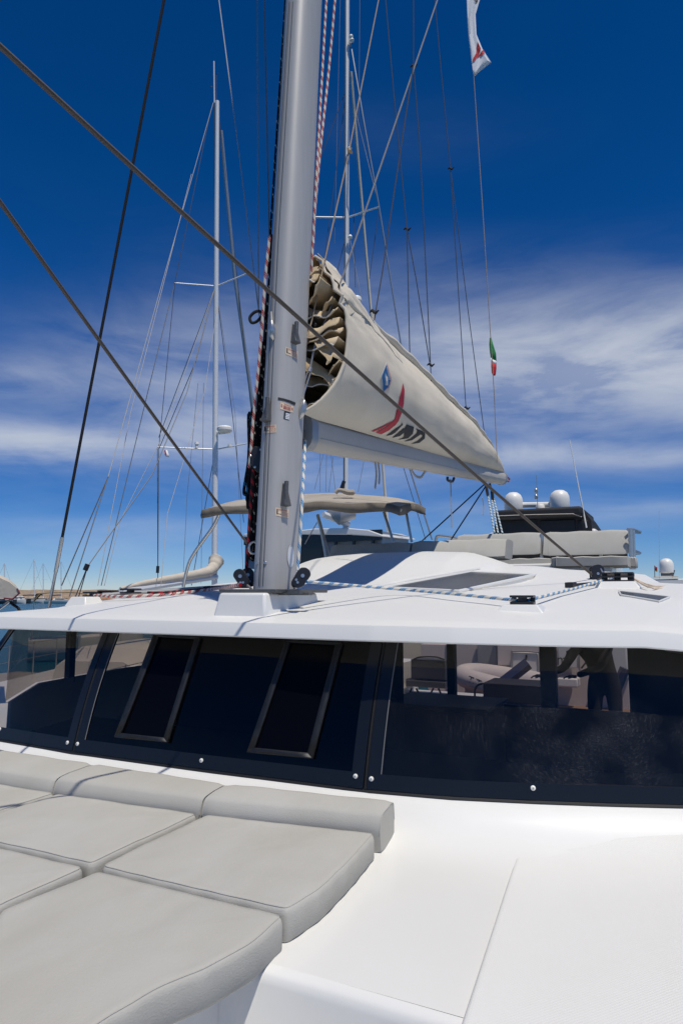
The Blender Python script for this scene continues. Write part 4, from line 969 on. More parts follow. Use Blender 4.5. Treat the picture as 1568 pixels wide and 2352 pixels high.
flag('pennant', [((1070, -20), (1104, -20)), ((1071, 0), (1101, 0)), ((1073, 40), (1091, 35)), ((1075, 80), (1093, 80)), ((1078, 108), (1107, 112)), ((1081, 135), (1128, 142)), ((1084, 160), (1104, 160)), ((1087, 174), (1090, 173))], 'flag_white', 'white pennant with a red emblem at the upper right', 7.3,
     [('red_emblem', [[(1096, 97), (1103, 112), (1100, 125), (1083, 147), (1084, 138), (1092, 122)], [(1108, 115), (1114, 123), (1103, 129), (1092, 136), (1100, 127)]], 'flag_red'), ('black_emblem', [[(1086, 2), (1098, 0), (1095, 8)]], 'ink')])
nf = thing('national_flag', 'furled green white and red flag halfway down the flag line', 'flag', PD(1130, 862, 7.0))
NQ = [((1124, 776), (1127, 775)), ((1123, 790), (1132, 794)), ((1124, 805), (1138, 812)), ((1126, 822), (1139.5, 830)), ((1127, 832), (1139.5, 838)), ((1127, 842), (1139.5, 846)), ((1128, 856), (1138, 859)), ((1131, 863), (1136, 863))]
for nm, i0, i1, m in (('green_band', 0, 3, 'green'), ('white_band', 3, 4, 'flag_white'), ('red_band', 4, 7, 'flag_red')):
    MB().sheet([[PD(a[0], a[1], 7.0).lerp(PD(b[0], b[1], 7.05), k/6) + Vector((-sn, cs, 0))*.008*math.sin(k*1.6 + a[1]*.05) for k in range(7)] for a, b in NQ[i0:i1+1]]).build(nm, m, nf, solid=.002)
# ---- lines at the boom end
rope('outhaul_loop', smooth_path([PX(x, y, X0) for x, y in ((1148, 1060), (1154, 1080), (1160, 1092), (1169, 1100), (1166, 1106), (1158, 1098), (1155, 1086))], 5), .010, 'rope_orange', 'orange flecked rope loop at the end of the boom')
rope('mainsheet', [PX(1120, 1138, X0), PX(1135, 1225, X0 + .2)], .009, 'rope_teal', 'left blue and white mainsheet part below the boom end')
rope('mainsheet', [PX(1129, 1150, X0), PX(1143, 1225, X0 + .2)], .009, 'rope_teal', 'middle blue and white mainsheet part below the boom end')
rope('mainsheet', [PX(1133, 1145, X0), PX(1153, 1225, X0 + .2)], .009, 'rope_teal', 'right blue and white mainsheet part below the boom end')
rope('preventer_line', [PX(1112, 1112, X0), PD(968, 1243, 6.8)], .007, 'rope_black', 'dark rope slanting from the boom end down left to the flybridge cushion')
rope('preventer_line', [PX(1114, 1118, X0), PD(1035, 1240, 7.2)], .007, 'rope_black', 'steeper dark rope from the boom end to the rail')
for pts, lab in (([(1034, 1100), (1035, 1130), (1037, 1213)], 'long brown webbing strap hanging below the boom'), ([(1107, 1142), (1110, 1160), (1109, 1183)], 'short brown webbing strap below the boom end'), ([(861, 1060), (864, 1090), (861, 1122)], 'left of two brown straps hanging below the front of the boom'), ([(868, 1060), (871, 1090), (870, 1112)], 'right of two brown straps hanging below the front of the boom'), ([(945, 1080), (954, 1093), (966, 1096), (974, 1085), (980, 1078)], 'tan strap sagging in a loop under the boom')):
    tag(MB().tube(smooth_path([PX(x, y, X0) for x, y in pts], 4), .012, 6, sx=.35).build('webbing_strap', 'canvas_taupe'), lab, 'strap')

# ================================================================== CUSHIONS
def cushion(name, poly, z, t, label, group, m='cushion', r=.02, crown=.006, cat_='cushion'):
    th = thing(name, label, cat_, Vector((sum(p.x for p in poly)/len(poly), sum(p.y for p in poly)/len(poly), z - t)), group)
    poly = [Vector((p.x, p.y, 0)) for p in poly]; poly = dens(round_poly(poly, .025), .022)
    prof = [(.006, -t), (0, -t + .008), (0, -r*1.0), (r*.12, -r*.5), (r*.42, -r*.14), (r*.9, 0)]
    rings = []
    for ins, dz in prof:
        q = inset(poly, ins); rings.append([Vector((p.x, p.y, z + dz + .0025*noise.noise(Vector((p.x*6, p.y*6, 1))))) for p in q])
    cc = Vector((sum(p.x for p in poly)/len(poly), sum(p.y for p in poly)/len(poly), 0)); last = rings[-1]
    sl_ = 0.0; pk = []
    for i_, p in enumerate(poly):
        sl_ += (p - poly[i_-1]).length if i_ else 0; pk.append(sl_)
    for ri, am in ((1, .0012), (2, .0018), (3, .0011), (4, .0007), (5, .0005)):
        rings[ri] = [Vector((p.x + am*math.sin(pk[i_]*70 + 4*noise.noise(Vector((p.x*4, p.y*4, 3)))), p.y + am*math.cos(pk[i_]*55), p.z + am*noise.noise(Vector((pk[i_]*22, ri, z))))) for i_, p in enumerate(rings[ri])]
    last = rings[-1]
    for k in (.05, .12, .28, .45, .62, .8, .96):
        rings.append([Vector((lerp(p.x, cc.x, k), lerp(p.y, cc.y, k), z + crown*sstep(0, .5, k) + .005*noise.noise(Vector((lerp(p.x, cc.x, k)*7, lerp(p.y, cc.y, k)*5, z))) + .003*noise.noise(Vector((lerp(p.x, cc.x, k)*19, lerp(p.y, cc.y, k)*11, 5))))) for p in last])
    mb = MB(); mb.loft(rings); mb.build('cushion_cover', m, th, sharp=70)
    q = rings[4]; mb = MB(); mb.tube([p + Vector((0, 0, .0004)) for p in q] + [q[0] + Vector((0, 0, .0004))], .0016, 6, cap=False); mb.build('seam_piping', m, th)
    return th
SH = -.79
def SP(*pp): return [PZ(x, y, SH) for x, y in pp]
GS = 'sunpad cushions'
g = .006
cushion('sunpad_cushion', SP((476, 1869), (862, 1912), (812, 1968), (742, 2036), (660, 2089), (440, 2040), (229, 1988), (350, 1928)), E + SH, .085, 'rear right sunpad seat cushion with a curved right edge, below the windscreen', GS)
cushion('sunpad_cushion', SP((228, 1993), (440, 2046), (655, 2094), (585, 2158), (480, 2215), (380, 2254), (237, 2338), (120, 2420), (-160, 2420), (0, 2085)), E + SH - .006, .085, 'front right sunpad cushion, the largest in the foreground', GS)
c2 = SP((455, 1866), (462, 1872), (215, 1983), (190, 1996), (0, 1951)); yb = c2[2].y
cushion('sunpad_cushion', [Vector((-1.612, 2.075, 0)), Vector((-1.604, 1.568, 0)), Vector((-2.27, 1.555, 0)), Vector((-2.27, 2.03, 0))], E + SH, .085, 'rear middle sunpad cushion left of the long seam', GS)
cushion('sunpad_cushion', [Vector((-1.604, 1.548, 0)), Vector((-1.612, .8, 0)), Vector((-2.27, .8, 0)), Vector((-2.27, 1.535, 0))], E + SH - .003, .085, 'front left sunpad cushion cut by the left edge', GS)
cushion('sunpad_cushion', [Vector((-2.285, 2.03, 0)), Vector((-2.285, 1.5, 0)), Vector((-2.95, 1.5, 0)), Vector((-2.95, 2.0, 0))], E + SH, .085, 'sunpad cushion furthest left below the left backrest', GS)
def bolster(xl, xr, label):
    th = thing('backrest_cushion', label, 'cushion', V((xl + xr)/2, 2.2, -.87), 'backrest cushions along the windscreen')
    rings = []; n = 22
    for i in range(n+1):
        u = i/n; x = lerp(xl, xr, u); e = min(1, min(u, 1-u)*(xr - xl)/.022); k = math.sqrt(max(0, 1 - (1 - e)**2)); k = .93 + .07*k
        yj = interp([-3, -2.4, -1.6, -.97], [2.0, 2.02, 2.085, 2.2], x); yb = interp([-3, -1.62, -.93], [2.25, 2.25, 2.335], x); ht = -.722
        cy, cz = (yj + yb)/2, -.79
        P = [(yj + .01, -.868), (yj - .002, -.80), (yj + .002, -.778), (yj + .012, -.752), (yj + .022, -.743), (yj + .036, -.738), (yj + .08, -.732), (yb - .03, ht - .004), (yb - .010, ht - .005), (yb - .003, ht - .012), (yb + .004, -.79), (yb, -.868)]
        rings.append([V(x, cy + (y - cy)*k, cz + (z - cz)*k + .004*noise.noise(Vector((x*7, y*9, 2)))) for y, z in P])
    mb = MB(); mb.loft(rings); mb.build('cushion_cover', 'cushion', th, sharp=75)
    for rg in (rings[0], rings[-1]): mb = MB(); mb.tube([p + Vector((0, 0, -.0005)) for p in rg[1:-1]], .0018, 6); mb.build('seam_piping', 'cushion', th)
bolster(-1.605, -.955, 'right backrest cushion with the square end, under the windscreen joint')
bolster(-2.30, -1.615, 'middle backrest cushion with a thin rope shadow on its left')
bolster(-2.98, -2.31, 'left backrest cushion at the left edge of the picture')
def soft_box(name, a, b, t, label, group, m='cushion', rad=.03, dy=0.0, tilt=0.0):
    """upright cushion between two corner points in a plane across the boat, t thick going aft"""
    th = thing(name, label, 'cushion', ((a.x + b.x)/2, a.y + t/2, min(a.z, b.z)), group)
    x0, x1 = min(a.x, b.x), max(a.x, b.x); z0, z1 = min(a.z, b.z), max(a.z, b.z)
    mb = MB(); NX = 14; rings = []
    for i in range(NX+1):
        x = lerp(x0, x1, i/NX); e = min(1, min(i, NX - i)/1.0); k = .93 if e == 0 else 1; w = .004*math.sin(i*1.3)
        zc = (z0 + z1)/2; yc = a.y + t/2
        P = [(0, .12), (0, .88), (.08, .97), (.25, 1.0), (.75, 1.0), (.95, .95), (1, .85), (1, .1), (.9, 0), (.1, 0)]
        rings.append([Vector((x, yc + (a.y + u*t - yc)*k + (v - .5)*tilt, zc + (lerp(z0, z1, v) - zc)*k + w*v)) for u, v in P])
    mb.loft(rings); mb.build('cushion_cover', m, th, sharp=60, bevel=0)
    mb = MB(); mb.tube(rings[1] + [rings[1][0]], .004, 6, cap=False); mb.build('seam_piping', m, th)
    return th
GF = 'flybridge cushions'
soft_box('flybridge_cushion', PY(757, 1250, 5.8), PY(939, 1282, 5.8), .3, 'low flybridge cushion behind the mast, partly in the shade', GF, tilt=.07)
soft_box('flybridge_cushion', PY(943, 1242, 5.8), PY(1160, 1284, 5.8), .3, 'low sunlit flybridge cushion right of the shaded one', GF, tilt=.08)
soft_box('flybridge_cushion', PY(1047, 1228, 8.0), PY(1241, 1273, 8.0), .12, 'left of the two long backrest cushions across the flybridge', GF, tilt=.12)
soft_box('flybridge_cushion', PY(1246, 1222, 8.0), PY(1447, 1272, 8.0), .12, 'right of the two long backrest cushions across the flybridge', GF, tilt=.12)
soft_box('flybridge_cushion', PY(1264, 1279, 6.6), PY(1440, 1301, 6.6), .5, 'crumpled grey seat cushion below the right backrest', GF)
soft_box('flybridge_cushion', PY(1140, 1283, 6.9), PY(1262, 1303, 6.9), .4, 'plain seat cushion in front of the left backrest', GF)
soft_box('flybridge_cushion', PY(1441, 1279, 7.0), PY(1460, 1303, 7.0), .3, 'end of a seat cushion right of the steel post', GF)
# rails that carry the backrests
rl = MB().tube([PY(1241, 1250, 8.15), PY(1449, 1248, 8.15)], .016, 8).build('flybridge_rail', 'steel', cat)
def trail(name, pts, r, parent=rl, m='steel'): return MB().tube(smooth_path(pts, 5), r, 10).build(name, m, parent)
trail('post', [PY(1446, 1216, 7.95), PY(1449, 1308, 7.95)], .022); trail('post', [PY(1452, 1218, 8.0), PY(1455, 1308, 8.0)], .022)
trail('top_bar', [PY(1440, 1216, 8.0), PY(1456, 1217, 8.1), PY(1469, 1222, 8.4)], .016); trail('top_bar', [PY(1450, 1222, 8.0), PY(1468, 1224, 8.4)], .014)
trail('lower_bar', [PY(1450, 1262, 8.0), PY(1469, 1270, 8.4), PY(1455, 1272, 8.1)], .014)
trail('post', [PY(1243, 1226, 8.05), PY(1243, 1300, 8.05)], .02); trail('post', [PY(1379, 1270, 8.05), PY(1379, 1300, 8.05)], .02)
trail('top_bar', [PY(999, 1250, 8.1), PY(1001, 1236, 8.1), PY(1008, 1231, 8.1), PY(1040, 1235, 8.1), PY(1056, 1238, 8.1)], .018)
mb = MB(); c0 = PY(1100, 1303, 7.4); mb.box((c0.x + .42, 7.3, c0.z - .1), (2.0, 1.2, .2)); mb.build('seat_base', 'gelcoat', cat, bevel=.02)
mb = MB(); a_, b_ = PY(1150, 1274, 8.35), PY(1440, 1290, 8.35); mb.box(((a_.x + b_.x)/2, 8.4, (a_.z + b_.z)/2), (abs(b_.x - a_.x), .03, abs(a_.z - b_.z))); mb.build('windbreak', 'canvas_black', cat)

# ================================================================== BIMINI (part of the catamaran)
fl, fr_, br_, bl_ = PY(463, 1168, 5.35), PY(918, 1158, 5.35), PY(976, 1163, 6.7), PY(560, 1166, 7.3)
mb = MB(); NB = 28; top = []
for j in range(13):
    t = j/12; rr = []
    for i in range(NB+1):
        s = i/NB; p = fl.lerp(fr_, s).lerp(bl_.lerp(br_, s), t); c = math.sin(s*math.pi)**.7; d = math.sin(t*math.pi)
        p.z += .03*c + .11*d*(.35 + .65*c) - .02*(abs(2*s - 1)**6) + .008*math.sin(s*22)*(1 - t) + .006*noise.noise(Vector((s*9, t*5, 1))); rr.append(p)
    top.append(rr)
mb.sheet(top)
bim = mb.build('bimini_canopy', 'canvas_taupe', cat, sharp=80, solid=.006)
mb = MB(); P = top[0] + [r[-1] for r in top[1:]]
mb.sheet([P, [p + Vector((0, -.012 + .008*math.sin(i*1.9), -.05)) for i, p in enumerate(P)], [p + Vector((0, .0 + .012*math.sin(i*1.3), -.078 - .008*math.sin(i*.9))) for i, p in enumerate(P)]]); mb.build('bimini_skirt', 'canvas_skirt', bim, sharp=80, solid=.004)
mb = MB(); mb.tube([p + Vector((0, .03, -.03)) for p in top[0]], .014, 8); mb.tube([p + Vector((0, 0, -.03)) for p in top[6]], .014, 8); mb.tube([p + Vector((0, -.03, -.03)) for p in top[12]], .014, 8); mb.build('bimini_bow', 'steel', bim)
def leg(pts, r=.014): return MB().tube(smooth_path(pts, 5), r, 10).build('bimini_leg', 'steel', bim)
leg([PY(503, 1182, 5.5), PY(488, 1212, 5.5), PY(448, 1268, 5.5), PY(432, 1300, 5.5), PY(421, 1348, 5.5)], .017)
leg([PY(729, 1182, 5.9), PY(739, 1225, 5.9), PY(749, 1280, 5.9)], .016); leg([PY(733, 1188, 5.92), PY(757, 1278, 5.92)], .007)
leg([PY(690, 1180, 5.6), PY(687, 1292, 5.6)], .014)
leg([PY(881, 1176, 6.2), PY(903, 1246, 6.2)]); leg([PY(929, 1160, 6.4), PY(945, 1246, 6.4)])
leg([PY(728, 1200, 5.9), PY(700, 1250, 5.9)], .005)
mb = MB(); mb.tube(smooth_path([PD(770, 1132, 6.2), PD(777, 1126, 6.2), PD(790, 1128, 6.2), PD(800, 1131, 6.2), PD(815, 1131, 6.2)], 4), [.02]*8 + [.026]*8 + [.012], 8); tag(mb.build('furled_cover', 'canvas_taupe'), 'small rolled canvas bundle lying on top of the bimini', 'canvas')

# ================================================================== PERSON IN THE COCKPIT
def skin_body(name, joints, edges, m, parent):
    me = bpy.data.meshes.new(name); names = list(joints)
    me.from_pydata([tuple(joints[k][0]) for k in names], [(names.index(a), names.index(b)) for a, b in edges], [])
    me.materials.append(M[m]); o = bpy.data.objects.new(name, me); COL.objects.link(o); adopt(o, parent)
    sk = o.modifiers.new('skin', 'SKIN'); sk.use_smooth_shade = True
    for i, k in enumerate(names):
        r = joints[k][1]; me.skin_vertices[0].data[i].radius = (r, r) if isinstance(r, float) else r
    me.skin_vertices[0].data[names.index('pelvis')].use_root = True
    q = o.modifiers.new('sub', 'SUBSURF'); q.levels = q.render_levels = 2
    return o
pc = PY(1372, 1500, 8.7); px_, py_ = pc.x, 8.7; fz = E - 1.98
ps = thing('person', 'person in dark clothes seen through the right windscreen pane, leaning forward with arms reaching left', 'person', (px_, py_, fz))
J = {'pelvis': ((px_ + .06, py_, fz + .93), (.17, .13)), 'waist': ((px_ + .05, py_ - .02, fz + 1.06), (.16, .12)), 'chest': ((px_ + .0, py_ - .05, fz + 1.28), (.19, .13)), 'collar': ((px_ - .05, py_ - .08, fz + 1.43), (.11, .09)), 'neck': ((px_ - .08, py_ - .1, fz + 1.50), .055),
     'lsh': ((px_ - .20, py_ - .12, fz + 1.38), .075), 'lel': ((px_ - .36, py_ - .24, fz + 1.10), .05), 'lwr': ((px_ - .58, py_ - .30, fz + 1.02), .035), 'rsh': ((px_ + .14, py_ - .02, fz + 1.40), .08), 'rel': ((px_ + .05, py_ - .26, fz + 1.14), .052), 'rwr': ((px_ - .2, py_ - .36, fz + 1.04), .036),
     'lhip': ((px_ - .05, py_, fz + .88), .11), 'lkn': ((px_ - .06, py_ - .04, fz + .48), .07), 'lan': ((px_ - .06, py_ + .02, fz + .09), .045), 'ltoe': ((px_ - .09, py_ - .17, fz + .04), .04),
     'rhip': ((px_ + .16, py_, fz + .88), .11), 'rkn': ((px_ + .17, py_ - .03, fz + .48), .07), 'ran': ((px_ + .18, py_ + .04, fz + .09), .045), 'rtoe': ((px_ + .18, py_ - .15, fz + .04), .04)}
skin_body('body', J, [('pelvis', 'waist'), ('waist', 'chest'), ('chest', 'collar'), ('collar', 'neck'), ('collar', 'lsh'), ('lsh', 'lel'), ('lel', 'lwr'), ('collar', 'rsh'), ('rsh', 'rel'), ('rel', 'rwr'), ('pelvis', 'lhip'), ('lhip', 'lkn'), ('lkn', 'lan'), ('lan', 'ltoe'), ('pelvis', 'rhip'), ('rhip', 'rkn'), ('rkn', 'ran'), ('ran', 'rtoe')], 'shirt', ps)
hc = Vector((px_ - .11, py_ - .14, fz + 1.62)); mb = MB(); mb.lathe(hc, [(.01, -.13), (.045, -.12), (.062, -.08), (.074, -.02), (.078, .04), (.068, .09), (.035, .12), (.005, .125)], 16); mb.tube([hc + Vector((-.03, -.07, -.01)), hc + Vector((-.035, -.098, -.03))], [.008, .012], 8)
for s in (-1, 1): mb.box(hc + Vector((.078*s, 0, -.01)), (.012, .03, .055))
mb.build('head', 'skin', ps, subsurf=1)
mb = MB(); mb.lathe(hc + Vector((.01, .015, .012)), [(.079, -.03), (.086, .03), (.076, .09), (.04, .125), (.004, .132)], 16); mb.build('hair', 'hair', ps)
for wr, dx in ((Vector(J['lwr'][0]), -1), (Vector(J['rwr'][0]), -1)):
    mb = MB(); mb.box(wr + Vector((-.045, -.01, -.01)), (.085, .075, .03))
    for f in range(4): b = wr + Vector((-.085, -.035 + f*.019, -.01)); mb.tube([b, b + Vector((-.035, 0, -.008)), b + Vector((-.055 - .006*(f in (1, 2)), 0, -.03))], [.009, .008, .006], 6)
    b = wr + Vector((-.03, -.045, -.01)); mb.tube([b, b + Vector((-.03, -.025, -.01)), b + Vector((-.055, -.03, -.02))], [.010, .009, .006], 6); mb.build('hand', 'skin', ps, bevel=.006)
# cockpit furniture
tb = thing('cockpit_table', 'dark cockpit table beyond the saloon doorway', 'table', (PY(1175, 1600, 9.0).x, 9.2, E - 1.98))
a_ = PY(1108, 1568, 9.0); b_ = PY(1242, 1575, 9.0)
mb = MB(); mb.box(((a_.x + b_.x)/2, 9.3, a_.z - .12), (b_.x - a_.x, .6, .24)); mb.build('table_top', 'interior', tb, bevel=.01)
mb = MB(); mb.box(((a_.x + b_.x)/2, 9.3, (a_.z - .24 + E - 1.98)/2), (.2, .3, a_.z - .24 - E + 1.98)); mb.build('table_leg', 'interior', tb)
mb = MB(); mb.tube(smooth_path([PY(1090, 1605, 9.0), PY(1090, 1585, 9.0), PY(1096, 1574, 9.0), PY(1108, 1570, 9.0)], 4), .014, 8); mb.build('grab_rail', 'black_plastic', tb)
bq = thing('barbecue', 'dark boxy barbecue on legs seen through the left part of the right pane', 'barbecue', PY(975, 1592, 9.6))
def ybox(name, x0, y0, x1, y1, Y, t, m, parent, bevel=.01):
    ym = (y0 + y1)/2; a, b = PY(x0, ym, Y), PY(x1, ym, Y); a.z = PY(x0, y0, Y).z; b.z = PY(x1, y1, Y).z; return MB().box(((a.x + b.x)/2, Y + t/2, (a.z + b.z)/2), (abs(b.x - a.x), t, abs(a.z - b.z))).build(name, m, parent, bevel=bevel)
ybox('lid', 943, 1514, 1022, 1563, 9.7, .3, 'interior_top', bq); ybox('body', 931, 1562, 1022, 1582, 9.65, .4, 'interior_top', bq)
for x0, x1 in ((945, 940), (955, 962), (995, 988), (1006, 1012)): MB().tube([PY(x0, 1581, 9.8), PY(x1, 1593, 9.8)], .014, 6).build('leg', 'interior', bq)
MB().tube(smooth_path([PY(950, 1514, 9.7), PY(965, 1509, 9.7), PY(1000, 1509, 9.7), PY(1020, 1515, 9.7)], 4), .012, 6).build('handle', 'interior', bq)
mb = MB(); mb.box((PY(975, 1600, 9.8).x, 9.8, PY(975, 1600, 9.8).z - .02), (1.6, .9, .1)); mb.build('transom_seat', 'gelcoat_grey', cat)
mb = MB(); mb.box(V(X0, 9.0, -2.02), (4.4, 2.8, .08)); mb.build('cockpit_floor', 'interior_floor', cat)

# ================================================================== OTHER BOATS
def hull_loft(S, Bw, beam, z_st, z_bow, wide=.9, n=16, rake=.6):
    S = Vector(S); Bw = Vector(Bw); ax = (Bw - S).normalized(); sd = Vector((ax.y, -ax.x, 0)); R = []; D = []
    for i in range(n+1):
        t = i/n; c = S.lerp(Bw, t); w = beam/2*(wide + (1 - wide)*math.sin(t*math.pi))*(1 - max(0, (t - .35)/.65)**2.2)**.8 + .02; z = lerp(z_st, z_bow, t**1.5)
        c2 = c + ax*rake*max(0, t - .8)*0
        R.append([Vector((*(c + sd*k*w).xy, zz)) for k, zz in ((-1, z), (-.98, z*.6), (-.85, .15), (-.4, -.3), (.4, -.3), (.85, .15), (.98, z*.6), (1, z))]); D.append((c, w, z))
    return R, D, ax, sd
# ---- left neighbour: sailing yacht with the cream boom cover
S_, B_ = Vector((-8.4, 5.6, 0)), Vector((-11.6, 17.0, 0))
ly = thing('sailing_yacht', 'white sailing yacht with maroon stripe, cream boom cover and bare mast, left of the catamaran', 'sailboat', S_.lerp(B_, .5))
R, D, ax, sd = hull_loft(S_, B_, 3.6, 1.35, 1.75)
mb = MB(); mb.loft(R); mb.build('hull', 'hull_white', ly, sharp=50)
for s in (0, 7):
    mb = MB(); mb.tube([r[s] + Vector((0, 0, -.06)) for r in R], .05, 6); mb.build('maroon_stripe', 'maroon', ly)
mb = MB(); mb.sheet([[r[0], r[0].lerp(r[7], .5) + Vector((0, 0, .06)), r[7]] for r in R]); mb.build('deck', 'hull_white', ly)
rr = []
for t, w, h in ((.30, .8, .35), (.36, .95, .55), (.55, .95, .55), (.75, .7, .42), (.84, .4, .06)):
    c = S_.lerp(B_, t); z = 1.45; rr.append([Vector((*(c + sd*k*w).xy, z + zz)) for k, zz in ((-1.05, -.1), (-.92, h*.75), (-.7, h), (.7, h), (.92, h*.75), (1.05, -.1))])
mb = MB(); mb.loft(rr); mb.build('cabin', 'hull_white', ly, sharp=40)
for t in (.42, .52, .64):
    for s in (-1, 1):
        c = S_.lerp(B_, t) + sd*s*.96; mb = MB(); mb.box((c.x, c.y, 1.72), (.05, .6, .14), Matrix.Rotation(math.atan2(-ax.x, ax.y), 3, 'Z')); mb.build('cabin_window', 'window_dark', ly)
# cockpit spray hood and bimini in cream canvas
def hood(P0, P1, w, h0, h, m, parent, name, n=12):
    rows = []
    for j in range(7):
        t = j/6; c = P0.lerp(P1, t); rows.append([Vector((*(c + sd*w*math.cos(math.pi*i/n)).xy, h0 + (h*(.75 + .25*math.sin(t*math.pi)))*math.sin(math.pi*i/n)**.6)) for i in range(n+1)])
    return MB().sheet(rows).build(name, m, parent, sharp=80, solid=.01)
bm_ = [PD(-60, 1326, 9.6), PD(0, 1327, 9.6), PD(22, 1337, 9.6), PD(40, 1352, 9.6), PD(46, 1362, 9.6), PD(30, 1376, 9.6), PD(10, 1374, 9.6), PD(-60, 1372, 9.6)]
mb = MB(); back = [p + Vector((-1.6, 1.2, .05)) for p in bm_]; mb.loft([bm_, [p.lerp(q, .5) + Vector((0, 0, .04)) for p, q in zip(bm_, back)], back]); mb.build('cockpit_bimini', 'canvas_cream', ly, sharp=50)
mb = MB(); mb.tube([PD(28, 1377, 9.7), PD(0, 1398, 9.7), PD(-60, 1440, 9.7)], .02, 8); mb.build('bimini_leg', 'steel', ly)
mb = MB(); mb.tube(bm_[3:7], .012, 6); mb.build('bimini_binding', 'maroon', ly)
MB().tube(smooth_path([PD(22, 1378, 9.7), PD(30, 1388, 9.7), PD(42, 1396, 9.7), PD(46, 1404, 9.7)], 4), .02, 6).build('mooring_strap', 'rope_black', ly)
for k in range(9):
    for s in (-1, 1):
        r = R[2 + k] if 2 + k < len(R) else R[-1]; b = r[0] if s < 0 else r[7]; MB().tube([b, b + Vector((0, 0, .62))], .013, 6).build('stanchion', 'steel', ly)
for s in (0, 7):
    for h in (.6, .32): MB().tube([R[i][s] + Vector((0, 0, h)) for i in range(1, 15)], .006, 5).build('lifeline', 'wire', ly)
for t, m, lab in ((.2, 'hull_white', 'white fender on the near side of the cream covered yacht, nearest its stern'), (.34, 'canvas_black', 'larger dark fender amidships on the near side of the cream covered yacht'), (.48, 'canvas_black', 'dark fender nearest the bow of the cream covered yacht')):
    b = R[int(t*16)][7] + sd*.16; mb = MB(); mb.lathe(b + Vector((0, 0, -.85)), [(.02, 0), (.13, .06), (.15, .2), (.15, .6), (.12, .74), (.03, .82)], 12)
    tag(mb.build('fender', m), lab, 'fender', 'fenders of the yacht')
MT = S_.lerp(B_, .786); dm = -MT.x*sn + MT.y*cs
mtop = PD(499, 233, dm); mbot = Vector((*PD(496, 1300, dm).xy, 1.6))
mb = MB(); mb.tube([mbot, mbot.lerp(mtop, .5), mtop], [.075, .072, .06], 12); mst = mb.build('mast', 'white_alu', ly)
mb = MB(); mb.tube([PD(493, 240, dm), PD(495, 800, dm), PD(492, 1290, dm)], .018, 6); mb.build('mast_track', 'wire_dark', ly)
MB().tube([PD(492.5, 236, dm), PD(491.5, 141, dm)], .02, 6).build('antenna', 'white_alu', ly)
MB().tube([PD(497, 234, dm), PD(497.5, 172, dm), PD(503, 168, dm)], .009, 6).build('wind_vane', 'wire_dark', ly)
MB().tube([PD(484, 198, dm), PD(492, 202, dm), PD(491, 230, dm)], .008, 5).build('wind_vane', 'wire_dark', ly)
for (a, b) in (((402, 650), (494, 657)), ((570, 627), (498, 657)), ((362, 1027), (494, 1032)), ((570, 1018), (498, 1032))):
    MB().tube([PD(*b, dm), PD(*a, dm - .3)], .018, 6).build('spreader', 'white_alu', ly)
mb = MB(); mb.lathe(PD(516, 992, dm - .25), [(.17, 0), (.2, .04), (.2, .1), (.17, .14), (.02, .16)], 18); rd = mb.build('radar_dome', 'dome_white', ly)
MB().box(PD(511, 994, dm - .1), (.3, .12, .04)).build('radar_bracket', 'white_alu', ly)
MB().lathe(PD(452, 1029, dm - .2), [(.04, 0), (.04, .08), (.06, .1), (.05, .16)], 10).build('spreader_light', 'dome_white', ly)
MB().lathe(PD(528, 1026, dm - .2), [(.05, 0), (.05, .06)], 10).build('spreader_light', 'dome_white', ly)
BE = S_.lerp(B_, .37); b0, b1 = Vector((MT.x, MT.y, E + .42)), Vector((BE.x, BE.y, E + .02))
mb = MB(); mb.tube([b0, b1], .07, 8); mb.build('boom', 'white_alu', ly)
P = [b0.lerp(b1, t) + Vector((0, 0, z)) for t, z in ((-.015, .44), (.0, .42), (.035, .27), (.1, .17), (.2, .14), (.5, .12), (.8, .10), (1.0, .06))]
mb = MB(); mb.tube(smooth_path(P, 5), [interp([0, 5, 10, 20, 35], [.07, .20, .15, .12, .03], k)*(1 + .06*math.sin(k*1.7)) for k in range(36)], 12); tag(mb.build('boom_cover', 'canvas_cream', ly), None, None)
def lines(parent, m, r, lst, name='stay'):
    for P in lst: MB().tube([PD(x, y, d) for x, y, d in P], r, 5).build(name, m, parent)
lines(ly, 'wire_bright', .008, [[(490, 236, dm), (378, 631, 15.5), (249, 1095, 12)]])
lines(ly, 'wire_dark', .009, [[(249, 1095, 12), (160, 1370, 11)], [(485, 250, dm), (402, 650, dm - .3), (365, 1030, dm - .3), (363, 1345, dm - .3)], [(494, 660, dm), (430, 900, 15), (350, 1090, 13), (202, 1300, 11), (172, 1375, 11)], [(202, 1300, 11), (180, 1375, 11)]])
lines(ly, 'wire_dark', .010, [[(402, 650, dm), (340, 900, dm - 1), (233, 1345, dm - 3)], [(494, 660, dm), (450, 830, dm - 1), (366, 1030, dm - .4)], [(494, 660, dm), (365, 1005, dm)], [(362, 1030, dm), (363, 1345, dm)], [(249, 1095, 12), (142, 1345, 11)],
      [(505, 280, dm), (545, 640, 19), (583, 1000, 20)], [(500, 690, dm), (535, 960, 19), (560, 1200, 20)], [(494, 1035, dm), (440, 1345, dm)]])
lines(ly, 'grey_alu', .055, [[(508, 300, dm + .1), (540, 640, 19), (580, 925, 20), (600, 1090, 20.3)]], 'furled_genoa')
lines(ly, 'wire', .006, [[(440, 400, dm), (300, 950, 14), (225, 1345, 12)], [(455, 880, dm), (430, 1140, dm), (420, 1345, dm)], [(468, 880, dm), (462, 1340, dm)], [(494, 660, dm), (370, 1010, 15), (275, 1200, 13), (240, 1345, 12)], [(500, 700, dm), (470, 900, 16), (385, 1180, 14), (370, 1345, 13)], [(503, 700, dm), (540, 950, dm), (560, 1340, dm)]], 'halyard')
